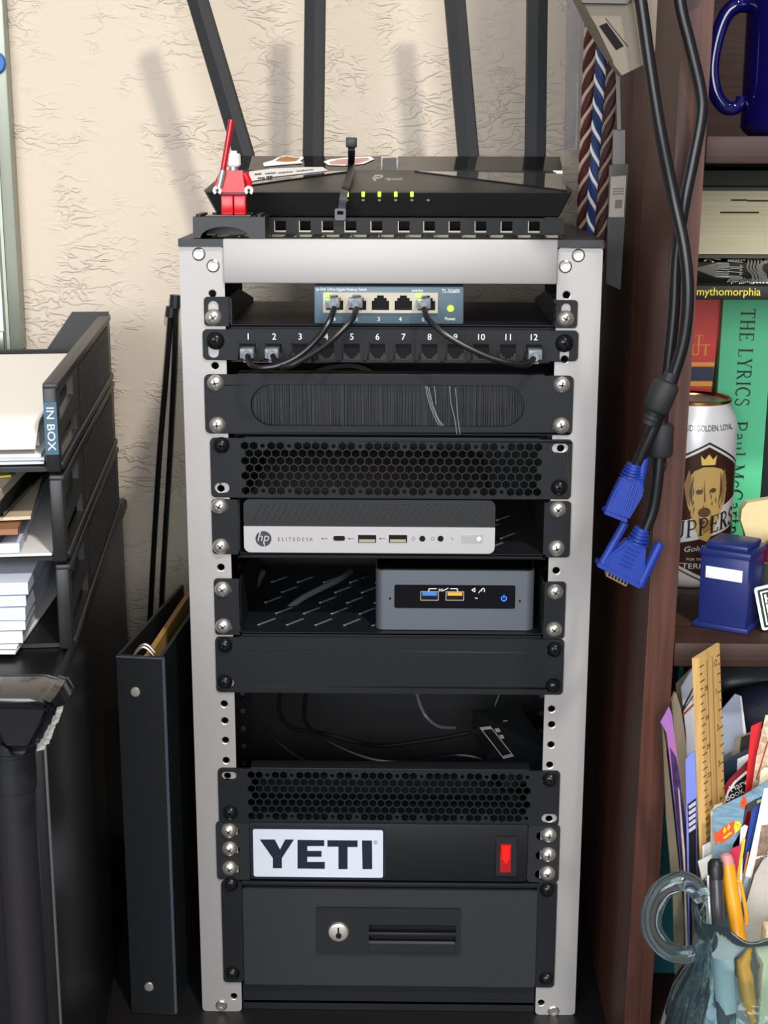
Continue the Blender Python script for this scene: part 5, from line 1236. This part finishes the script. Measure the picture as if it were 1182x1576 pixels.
def rq(w_, s): return A_.lerp(B_, w_)+down*(s-.0+ (w_-.5)*0)+bw*.00195
Lr = (A_-rl_(A_, ZB)).length
for side_ in (0, 1):
    k = 0; s = .006
    step = .0050 if side_ == 0 else .0125/2
    while s < Lr-.02:
        ln_ = (.10 if k % 2 else .17); w0, w1 = (.07, .07+ln_) if side_ == 0 else (.93-ln_, .93)
        p_, q_ = rq(w0, s), rq(w1, s); hh = down*.00035
        m.slab([p_-hh, q_-hh, q_+hh, p_+hh], bw*.0001); s += step; k += 1
for w_ in (.36, .58):
    p_, q_ = rq(w_, .004), rq(w_, Lr-.01); hv = (B_-A_).normalized()*.0002
    m.slab([p_-hv, p_+hv, q_+hv, q_-hv], bw*.0001)
uu = (B_-A_).normalized()
for k in range(1, 12):
    m.text(str(k if k else 12), rq(.68, .006+.0254*k), uu, -down, None, .0042, .0001)
    m.text(str(30-2*k), rq(.24, .004+.020*k), uu, -down, None, .0032, .0001)
m.text('12', rq(.64, .012), uu, -down, None, .0042, .0001)
m.done('markings', INKR, ru)
def simple(name, label, pts, pl, mt, t=.0008, cat='card'): return card(name, label, pts, pl, mt, t, cat)
pl = Pl(-.055, -.045, -.1)
ph = simple('photo_print', 'pale grey photo print with a white edge right of the wooden ruler', [(1106, 1098), (1131, 1068), (1140, 1071), (1149, 1132), (1150, 1590), (1106, 1590)], pl, mat('pale_photo', 'A9B2C4', .3), .0008, 'photo')
deco(ph, 'white_edge', [[(1139, 1071), (1141, 1071.5), (1149, 1132), (1150, 1145), (1145, 1145)]], pl, WHITE)
pl = Pl(-.066, -.062, -.1); gc = simple('dark_card', 'dark grey card with a tan edge below the pale photo print', [(1125, 1165), (1131, 1137), (1158, 1126), (1175, 1122), (1175, 1590), (1122, 1590)], pl, mat('tan_edge_card', '8F8676', .5))
deco(gc, 'dark_field', [[(1139, 1150), (1141, 1134), (1158, 1128), (1172, 1126), (1172, 1170), (1139, 1170)]], pl, mat('dark_field_print', '33322F', .4))
pl = Pl(-.082, -.082, -.1); nc = simple('navy_card', 'navy card with a white corner right of the wooden ruler', [(1106, 1176), (1158, 1154), (1165, 1152), (1165, 1590), (1106, 1590)], pl, mat('navy_card_print', '2A3A4A', .4), .004)
deco(nc, 'white_field', [[(1135, 1168), (1160, 1156), (1160, 1200), (1133, 1200)]], pl, WHITE)
deco(nc, 'card_edge', [[(1106, 1176), (1110, 1174), (1112, 1200), (1111, 1260), (1106, 1260)]], pl, mat('layered_edge', 'A8A296', .6))
pl = Pl(-.098, -.098, -.12)
hb = simple('round_bookmark', 'dark red bookmark with a black oval and white lettering', [(1110, 1240), (1111, 1224), (1114, 1212), (1122, 1200), (1134, 1188), (1152, 1170), (1165, 1165), (1165, 1590), (1110, 1590)], pl, mat('dark_red_card', '8E2430', .4))
deco(hb, 'white_ring', [[(1113, 1250), (1114, 1234), (1120, 1216), (1130, 1202), (1147, 1187), (1170, 1180), (1170, 1590), (1113, 1590)]], pl, WHITE)
ov = deco(hb, 'black_oval', [[(1115, 1250), (1116, 1236), (1122, 1219), (1132, 1205), (1148, 1191), (1170, 1184), (1170, 1590), (1115, 1590)]], pl, mat('oval_black', '1B1B1D', .4), .0005)
nn = pl.n.normalized(); uu2 = (pl(1146, 1206)-pl(1124, 1217)).normalized(); vv2 = (nn if nn.y < 0 else -nn).cross(uu2)
m = M(); m.text('Harvard', pl(1126, 1218)+nn*.0009, uu2, vv2, None, .0043, .0002); m.text('Book', pl(1119, 1232)+nn*.0009, uu2, vv2, None, .0043, .0002); m.done('lettering', WHITE, ov)
pl = Pl(-.112, -.110, -.25)
simple('red_envelope', 'bright red card standing at a tilt behind the fish bookmark', [(1156, 1118), (1173, 1110), (1166, 1160), (1158, 1240), (1150, 1590), (1138, 1590), (1146, 1230), (1152, 1160)], pl, mat('bright_red_card', 'CE2028', .45))
pl = Pl(-.120, -.116, -.2)
fc = simple('floral_card', 'cream greeting card with brown floral print at the right edge', [(1178, 1101), (1235, 1095), (1235, 1590), (1150, 1590), (1156, 1225), (1164, 1165)], pl, mat('floral_card_cream', 'D8CDB4', .6, noise=('B08A66', (160, 160, 160), 2, 1.5)))
deco(fc, 'red_line', [[(1181, 1140), (1182.5, 1142), (1165, 1200), (1163, 1200)]], pl, mat('thin_red_print', 'A33A35', .5))
pl = Pl(-.128, -.126, -.1); simple('cream_card', 'blank cream card right behind the fish bookmark', [(1166, 1225), (1171, 1187), (1176, 1182), (1235, 1180), (1235, 1590), (1160, 1590)], pl, PAPER2)
# white slips left of the fish bookmark, then the fish bookmark itself
simple('paper_slip', 'white paper slip standing left of the fish bookmark', [(1081, 1302), (1096, 1294), (1104, 1590), (1086, 1590)], Pl(-.134, -.132), PAPER, .0006, 'paper')
simple('paper_slip', 'curled white paper slip with a pointed corner, lower left of the fish bookmark', [(1074, 1326), (1097, 1314), (1102, 1590), (1084, 1590), (1082, 1360)], Pl(-.142, -.14), PAPER, .0006, 'paper')
simple('cream_slip', 'cream card edge directly behind the left edge of the fish bookmark', [(1094, 1250), (1100, 1240), (1112, 1236), (1112, 1590), (1092, 1590)], Pl(-.134, -.134), PAPER2, .0008, 'paper')
pl = Pl(-.146, -.142, -.05)
fb = simple('fish_bookmark', 'blue-grey bookmark printed with orange and yellow fish', [(1097, 1247), (1148, 1222), (1200, 1190), (1200, 1210), (1150, 1238), (1140, 1280), (1128, 1300), (1124, 1330), (1124, 1590), (1097, 1590)], pl, mat('fish_bookmark_blue', '5D7E92', .4, noise=('86A6B8', (60, 60, 160), 3, 1.5)))
deco(fb, 'dark_field', [[(1147, 1239), (1165, 1228), (1165, 1240), (1150, 1250), (1142, 1275)]], pl, mat('fish_dark', '33393C', .5))
fs = deco(fb, 'orange_fish', [[(1131, 1263), (1121, 1267), (1107, 1277), (1106, 1280), (1099, 1280), (1099.5, 1290), (1101, 1301), (1106, 1295), (1110, 1298), (1124, 1289), (1130, 1282), (1129, 1273)], [(1146, 1224), (1143, 1226), (1139, 1236), (1140, 1241), (1149, 1246), (1150, 1234)]], pl, mat('fish_orange', 'DF5426', .45))
deco(fb, 'yellow_head', [[(1131, 1263), (1137, 1263), (1141, 1268), (1138, 1276), (1131, 1282), (1129, 1273)]], pl, mat('fish_yellow', 'E7CF3A', .45), .0005)
deco(fb, 'yellow_leaf', [[(1117+i*6-3, 1283-i*5), (1113+i*6, 1278-i*5), (1115+i*6, 1272-i*5), (1118+i*6, 1277-i*5)] for i in range(2)]+[[(1112+i*6, 1289-i*5), (1117+i*6, 1285-i*5), (1121+i*6, 1286-i*5), (1116+i*6, 1290-i*5)] for i in range(2)], pl, MATS['fish_yellow'], .0005)
deco(fb, 'eye', [[(1134, 1268), (1135.2, 1267.5), (1135.2, 1269), (1134, 1269.5)], [(1144, 1234), (1145.2, 1233.5), (1145.2, 1235), (1144, 1235.5)]], pl, HOLE, .0008)
pl = Pl(-.140, -.138, -.15)
bs = simple('blue_bookmark', 'royal blue slanted bookmark with a yellow band, right of the fish bookmark', [(1163, 1221), (1175, 1216), (1166, 1260), (1152, 1330), (1144, 1400), (1130, 1400), (1146, 1310), (1156, 1255)], pl, mat('royal_blue_card', '24469A', .45))
deco(bs, 'yellow_band', [[(1160, 1234), (1174, 1228), (1173, 1233), (1159, 1239)]], pl, mat('band_yellow', 'D8CC6A', .5))
simple('white_slip', 'short white rounded slip beside the yellow fish head', [(1140, 1275), (1146, 1270), (1151, 1272), (1144, 1300), (1140, 1400), (1132, 1400)], Pl(-.150, -.148, -.1), WHITE, .0008, 'paper')
simple('yellow_strip', 'narrow yellow card strip leaning along the royal blue bookmark', [(1143, 1290), (1147.5, 1292), (1139, 1345), (1132, 1400), (1126, 1400)], Pl(-.153, -.151, -.1), mat('bright_yellow_card', 'E2C433', .5))
simple('pink_card', 'small raspberry pink card beside the orange pen', [(1125, 1307), (1140, 1301), (1136, 1330), (1130, 1400), (1122, 1400)], Pl(-.157, -.155), mat('raspberry_card', 'C42B4C', .5))
simple('orange_strip', 'thin orange card edge right of the royal blue bookmark', [(1150, 1312), (1153, 1311), (1146, 1350), (1138, 1400), (1134, 1400)], Pl(-.146, -.145, -.1), mat('orange_card', 'C9772F', .5))
pl = Pl(-.150, -.142, -.05)
wc = simple('printed_leaflet', 'white folded leaflet with a brown printed picture at the right edge', [(1176, 1214), (1240, 1205), (1240, 1590), (1128, 1590), (1138, 1385), (1158, 1300)], pl, PAPER)
deco(wc, 'brown_picture', [[(1172, 1270), (1240, 1262), (1240, 1300), (1164, 1318)], [(1163, 1322), (1182, 1316), (1170, 1352), (1155, 1360)]], pl, mat('brown_picture_print', '6E5646', .5, noise=('A08A78', (180, 180, 180), 2)))
pl = Pl(-.162, -.150)
np_ = simple('clear_wrapper', 'crinkled pale grey paper with faint print at the right edge, in front of the leaflet', [(1182, 1310), (1240, 1290), (1240, 1590), (1130, 1590), (1146, 1400), (1162, 1345)], pl, mat('crinkled_grey_paper', 'B9B4A8', .5, bump=(220, .5)), .0006, 'paper')
m_ = pl.n.normalized(); m = M().text('AW', pl(1172, 1326)+m_*.0003, (.75, 0, .66), (-.66, 0, .75), None, .0032, .0001); m.done('lettering', GREY, np_)

# dark things in the background of the lower compartment
dgc = mat('dark_grey_case', '33373A', .35)
M().tube([P(1098, 1062, .06), P(1112, 1052, .05), P(1150, 1048, .05), P(1200, 1050, .05), P(1240, 1052, .05)], [.012, .016, .018, .018, .018], 14, 6).join((lambda m: m.bm)(M().box(P(1100, 1060, .05).x, P(1240, 1060, .05).x, .04, .12, ZB, P(1150, 1066, .05).z, .008))).done('grey_case', dgc, None, 'dark grey rounded plastic case at the back under the second shelf', 'case')
x0n, x1n = P(1100, 1100, -.01).x, P(1245, 1100, -.01).x
m = M(); b = bmesh.new(); bmesh.ops.create_uvsphere(b, u_segments=32, v_segments=18, radius=1)
for v in b.verts:
    c = v.co; zt = P(1150, 1062, -.01).z
    c.x = (x0n+x1n)/2+(x1n-x0n)/2*math.copysign(abs(c.x)**.6, c.x); c.y = .002+.030*math.copysign(abs(c.y)**.7, c.y)+.004*math.sin(c.z*5)
    c.z = ZB+(zt-ZB)/2+(zt-ZB)/2*math.copysign(abs(c.z)**.6, c.z)+.002*math.sin(c.x*190)
m.join(b).done('navy_pouch', mat('navy_fabric', '23283C', .6, bump=(300, .4)), None, 'navy blue fabric pouch behind the cards under the second shelf', 'pouch', smooth=180)

# ------------------------------------------------------------------ glass mug with pens
JY = -.185; JC = P(1171, 1395, JY); jr = .041; JZ = ZS3+.0004; jzt = JC.z
gm = thing('glass_mug', 'pale blue pressed-glass mug with a scalloped rim and loop handle, used as a pen holder', 'glass mug', (JC.x, JY, JZ))
H_ = jzt-JZ
def sc(r, z, a, j):
    t = z/H_
    k = max(0, (t-.80)/.2)
    rr = r*(1+.005*math.sin(24*a)*(1 if .35 < t < .8 else 0)); return rr, z+.0028*k*math.cos(8*a)
prof = [(0, 0), (.040, 0), (.050, .004), (.056, .03*H_/.138), (.057, .055*H_/.138), (.050, .082*H_/.138), (.0415, .098*H_/.138), (.0395, .108*H_/.138), (.0400, .122*H_/.138), (.0415, H_-.001), (.0405, H_+.0004), (.0392, H_-.001), (.0372, .122*H_/.138), (.0368, .108*H_/.138), (.038, .098*H_/.138), (.045, .080*H_/.138), (.050, .055*H_/.138), (.044, .022), (.030, .014), (0, .012)]
M().lathe(prof, (JC.x, JY, JZ), n=96, fn=sc).done('body', GLASS, gm, smooth=60)
hpts = [(1080, 1381), (1066, 1362), (1045, 1356), (1020, 1370), (1004, 1400), (1004, 1432), (1022, 1458), (1050, 1470), (1074, 1466)]
M().tube([P(x, y, JY) for x, y in hpts], [.0055, .0058, .0062, .0066, .0066, .0064, .006, .0055, .005], 14, 6).done('handle', GLASS, gm)
# orange pen
def jp(px, py, dy): return P(px, py, JY+dy)
A1, B1 = jp(1119, 1330, .022), jp(1153, 1545, -.005)
pn = thing('orange_pen', 'orange ballpoint pen with a pink cap standing in the glass mug', 'pen', tuple(B1))
ORG = mat('orange_plastic', 'E89A1C', .3)
d_ = (B1-A1).normalized()
M().cyl(A1, A1+d_*.085, .0046, n=20).cyl(A1+d_*.085, A1+d_*.098, .0046, .0018, n=20).done('barrel', ORG, pn)
M().lathe([(.0043, 0), (.0044, .003), (.0036, .0055), (.0018, .0068), (0, .007)], A1, -d_, 18).done('push_button', mat('pink_eraser', 'C98A86', .5), pn)
s_ = V((1, -.2, 0)).normalized()
M().tube([A1+d_*.010+s_*.0040, A1+d_*.012+s_*.0066, A1+d_*.034+s_*.0068, A1+d_*.036+s_*.0052], .0011, 8, 2).done('clip', ORG, pn)
A1, B1 = jp(1101, 1330, .015), jp(1112, 1560, -.012)
d_ = (B1-A1).normalized()
mk = thing('black_marker', 'black pen with a dark cap standing left of the orange pen in the glass mug', 'pen', tuple(B1))
M().cyl(A1+d_*.008, A1+d_*.10, .0042, n=20).done('barrel', mat('smoky_barrel', '3A3A3C', .2), mk)
M().lathe([(.0046, -.009), (.0050, -.004), (.0046, .001), (.003, .003), (.0016, .0012), (0, .001)], A1, -d_, 20).done('cap', BPL, mk)
M().tube([A1+d_*.006+V((-.0050, -.002, 0)), A1+d_*.012+V((-.0054, -.002, 0)), A1+d_*.04+V((-.0050, -.002, 0))], .0009, 8, 2).done('clip', STEEL, mk)
A1, B1 = jp(1113, 1468, -.010), jp(1118, 1555, -.010)
M().cyl(A1, B1, .0065, .006, n=20).done('paper_roll', mat('grey_white_paper', 'C6C6C2', .8), None, 'short pale paper roll standing inside the glass mug', 'paper roll')
A1, B1 = jp(1178, 1440, .0), jp(1172, 1540, .0)
M().box(JC.x+.002, JC.x+.026, JY-.006, JY+.006, JZ+.02, jzt-.012, .003).done('eraser_block', mat('cream_eraser', 'E2D3A8', .6), None, 'cream coloured block standing at the right inside the glass mug', 'eraser')

# ================================================================== hanging things between rack and bookcase
# VGA cable ends
vg = thing('monitor_cable', 'black monitor cable with two blue connectors hanging in front of the bookcase side', 'cable', tuple(P(970, 900, -.12)))
YV = -.118
M().tube([P(x, y, YV+dy) for x, y, dy in ((1012, -330, .0), (985, -300, 0), (966, -220, 0), (968, -110, 0), (986, 0, 0), (1000, 100, 0), (1016, 200, 0), (1036, 300, 0), (1053, 380, -.004), (1059, 450, -.006), (1053, 520, -.006), (1036, 580, -.005), (1014, 640, -.004), (992, 690, -.002), (977, 722, 0))], .0036, 12, 8).done('cord', CABLE, vg)
M().tube([P(x, y, YV+.010+dy) for x, y, dy in ((1012, -330, -.010), (1030, -315, -.004), (1040, -240, 0), (1036, -110, 0), (1046, 0, 0), (1062, 70, 0), (1078, 140, 0), (1079, 180, 0), (1066, 250, 0), (1052, 320, 0), (1041, 400, .001), (1037, 480, .001), (1029, 560, .001), (1020, 640, .001), (1014, 720, 0), (1006, 780, 0), (993, 818, 0))], .0036, 12, 8).done('cord', CABLE, vg)
def ferrite(p0, p1, r, Y):
    a, b_ = P(*p0, Y), P(*p1, Y); d = b_-a; L_ = d.length
    M().lathe([(.0040, -.006), (.0044, -.001), (r*.85, 0), (r, .002), (r, L_-.002), (r*.85, L_), (.0044, L_+.001), (.0042, L_+.003), (.0048, L_+.0035), (.0048, L_+.0055), (.0040, L_+.006), (.0046, L_+.0065), (.0044, L_+.009), (.0036, L_+.0095)], a, d, 24).done('ferrite_bead', BMATTE, vg)
ferrite((1027, 588), (1008, 632), .0082, YV-.006); ferrite((1017, 652), (1015, 702), .0080, YV+.012)
def conn(hood, collar, tubes, flange, shell, lines, Y, th=.010):
    def s2(m, pts, y0, t): m.slab([P(x, y, y0) for x, y in pts], (0, t, 0))
    m = M(); b = bmesh.new(); 
    vs = [b.verts.new(P(x, y, Y-th/2)) for x, y in hood]; f = b.faces.new(vs)
    r_ = bmesh.ops.extrude_face_region(b, geom=[f])
    for e in r_['geom']:
        if isinstance(e, bmesh.types.BMVert): e.co.y += th
    bmesh.ops.recalc_face_normals(b, faces=b.faces[:])
    bmesh.ops.bevel(b, geom=b.edges[:], offset=.0014, segments=2, affect='EDGES')
    m.join(b)
    hd_ = m.done('connector', BLUEP, vg, 'blue connector')
    a, b_ = P(*collar[0], Y), P(*collar[1], Y); d = b_-a; L_ = d.length
    pr = []
    for k in range(5): pr += [(.0046, L_*k/5), (.0050+.0005*k, L_*(k+.15)/5), (.0050+.0005*k, L_*(k+.6)/5), (.0046, L_*(k+.7)/5)]
    M().lathe(pr, a, d, 18).done('strain_relief', BLUEP, hd_)
    for p0, p1, r in tubes:
        a, b_ = P(*p0, Y-.001), P(*p1, Y-.001); d = (b_-a)
        M().lathe([(0, .002), (r*.5, .002), (r*.55, 0), (r, 0), (r, d.length), (0, d.length)], a, d, 18).done('thumbscrew', BLUEP, hd_)
    m = M(); s2(m, flange, Y-th*.62, th*1.24); m.done('flange', BLUEP, hd_)
    if shell:
        m = M(); s2(m, shell, Y-.004, .008); sh = m.done('metal_shell', mat('warm_plated_metal', 'C9A88A', .3, .9), hd_, 'plated metal plug shell')
        m = M()
        for k in range(6):
            t = (k+.7)/6.5; x = shell[0][0]+(shell[1][0]-shell[0][0])*t; y = shell[0][1]+(shell[1][1]-shell[0][1])*t
            s2(m, [(x-1.2, y+2), (x+1.6, y+3), (x+.4, y+8), (x-2.4, y+7)], Y-.0044, .0004)
        m.done('slot', HOLE, sh)
    m = M()
    for l in lines:
        a, b_ = P(*l[0], Y-th/2-.0003), P(*l[1], Y-th/2-.0003); m.tube([a, b_], .0007, 6, 1)
    m.done('grip_line', BLUEP, hd_)
conn([(956, 842), (967, 830), (995, 839), (993, 881), (982, 902), (926, 874), (944, 849)], ((989, 813), (980, 838)), [((962, 805), (925, 870), .0026), ((1016, 836), (984, 902), .0031)], [(921, 866), (986, 900), (984, 906), (919, 872)], [(935, 878), (967, 894), (964, 903), (933, 887)], [((953+i*.0+k*3.2, 866-k*6), (972+k*3.2, 874-k*6)) for k in range(5) for i in (0,)], YV-.002+.012)
conn([(957, 736), (972, 730), (988, 734), (992, 760), (968, 802), (932, 789), (943, 763)], ((977, 714), (971, 736)), [((992, 705), (981, 760), .0028), ((962, 735), (936, 788), .0030)], [(932, 786), (966, 799), (965, 805), (930, 791)], None, [((975, 745), (962, 785)), ((981, 748), (970, 785))], YV)

# beige plastic device at the top
YD = -.106
dv = thing('beige_device', 'beige plastic device with a dark slot, hanging at the top beside the cables', 'device', tuple(P(950, 110, YD)))
BG = mat('beige_plastic', '756A58', .5)
fc_ = [(892, -4), (880, -160), (1120, -160), (1100, -40), (1012, -4), (1010, 40), (1008, 78), (996, 97), (957, 116), (945, 100), (935, 76), (917, 39)]
M().slab([P(x, y, YD) for x, y in fc_], (0, .0152, 0)).done('shell', BG, dv)
M().slab([P(880, -6, YD+.008), P(893, -6, YD-.0005), P(945, 96, YD-.0005), P(936, 95, YD+.008), P(902, 38, YD+.008)], (0, .005, 0)).done('side_band', mat('beige_grey_plastic', '6C6458', .5), dv)
m = M().slab([P(x, y, YD) for x, y in ((922, 40), (933.5, 35), (960, 71), (948, 77))], (0, -.0005, 0)).done('slot', HOLE, dv)
M().slab([P(x, y, YD) for x, y in ((931.5, 28), (932.5, 28), (967, 72), (966, 72.5))], (0, -.0004, 0)).done('seam', HOLE, dv)
M().slab([P(x, y, YD) for x, y in ((888, -10), (976, -10), (963, 7), (895, 6))], (0, -.006, 0)).done('grey_edge', mat('grey_strip_plastic', '5E5A54', .5), dv)

# twisted honour cords
def twisted(name, label, pts, r, colors, pitch, hand, n_s):
    t = thing(name, label, 'cord', tuple(P(*pts[-1])))
    Q = [P(*p) for p in pts]
    L_ = sum((b-a).length for a, b in zip(Q, Q[1:])); N_ = int(L_/pitch*12)
    def at(s):
        d = s*L_
        for a, b in zip(Q, Q[1:]):
            l = (b-a).length
            if d <= l or b is Q[-1]: return a.lerp(b, min(1, d/l))
            d -= l
    for k in range(n_s):
        c = []
        for i in range(N_+1):
            ph = hand*2*math.pi*(i/12)+2*math.pi*k/n_s
            o_ = r*(.42 if n_s == 4 else .5) if colors[k] not in (CRM, WHC, DCR) else r*.74
            c.append(at(i/N_)+V((math.cos(ph)*o_, math.sin(ph)*o_, 0)))
        pale = colors[k] in (CRM, WHC, DCR)
        M().tube(c, r*((.62 if n_s == 4 else .45) if not pale else .27), 6, 1).done('strand', colors[k], t, 'pale strand' if pale else None)
    return t
WHC = mat('white_cord', 'E6E2DC', .6); DCR = mat('dull_cream_cord', '8E7A6A', .7); CRM = mat('cream_cord', 'C4AE9A', .7); MAR = mat('maroon_cord', '4E1C1C', .7); BLU = mat('blue_cord', '1E3566', .65); MAR2 = mat('dark_maroon_cord', '3A1A1A', .7)
twisted('honor_cord', 'maroon and cream twisted cord hanging nearest to the wall', [(911, -40, .165), (909, 60, .165), (903, 200, .165), (898, 330, .165), (895, 420, .165)], .0052, [MAR, CRM, MAR, CRM], .033, -1, 4)
twisted('honor_cord', 'blue and white twisted cord hanging between the two maroon cords', [(930, -40, .13), (927, 70, .13), (920, 200, .13), (913, 320, .13), (908, 420, .13)], .0050, [BLU, BLU, WHC, BLU, BLU, WHC], .033, 1, 6)
twisted('honor_cord', 'dark maroon twisted cord hanging behind the plastic tag', [(948, -40, .12), (943, 100, .12), (934, 220, .12), (926, 330, .12), (920, 420, .12)], .0046, [MAR2, DCR, MAR2, DCR], .033, -1, 4)
# clear strip by the wall, hanging tag
M().slab([P(874, -20, .25), P(893, -20, .25), P(888, 230, .25), P(870, 232, .25)], (0, .006, 0)).done('clear_strip', GLASST, None, 'long clear plastic sleeve hanging at the wall, left of the twisted cords', 'plastic sleeve')
tg = thing('plastic_tag', 'narrow clear plastic tag with a pale printed insert hanging beside the rack corner', 'tag', tuple(P(948, 440, .03)))
YT = .045
M().slab([P(938, 254, YT), P(967, 252, YT), P(955, 446, YT), P(933, 436, YT)], (0, .0015, 0)).done('sleeve', mat('smoky_clear_plastic', 'B9BBB9', .15, trans=.9, ior=1.2), tg)
M().slab([P(940, 272, YT-.0003), P(964, 270, YT-.0003), P(960, 334, YT-.0003), P(937, 334, YT-.0003)], (0, -.0003, 0)).done('insert', mat('grey_paper_insert', '9C968C', .7), tg)
M().slab([P(944, 200, YT), P(962, 200, YT), P(962, 253, YT), P(943, 253, YT)], (0, .003, 0)).slab([P(944, -30, YT), P(950, -30, YT), P(956, 201, YT), P(950, 201, YT)], (0, .001, 0)).done('hanging_loop', mat('dull_clear_plastic', '85807A', .3, trans=.5), tg)
m = M()
for k in range(3): m.slab([P(943, 290+k*4, YT-.0006), P(960, 289+k*4, YT-.0006), P(960, 291+k*4, YT-.0006), P(943, 292+k*4, YT-.0006)], (0, -.0001, 0))
m.slab([P(947, 308, YT-.0006), P(958, 307, YT-.0006), P(957, 320, YT-.0006), P(946, 321, YT-.0006)], (0, -.0001, 0)).done('print', mat('faded_print', '6A5A54', .6), tg)
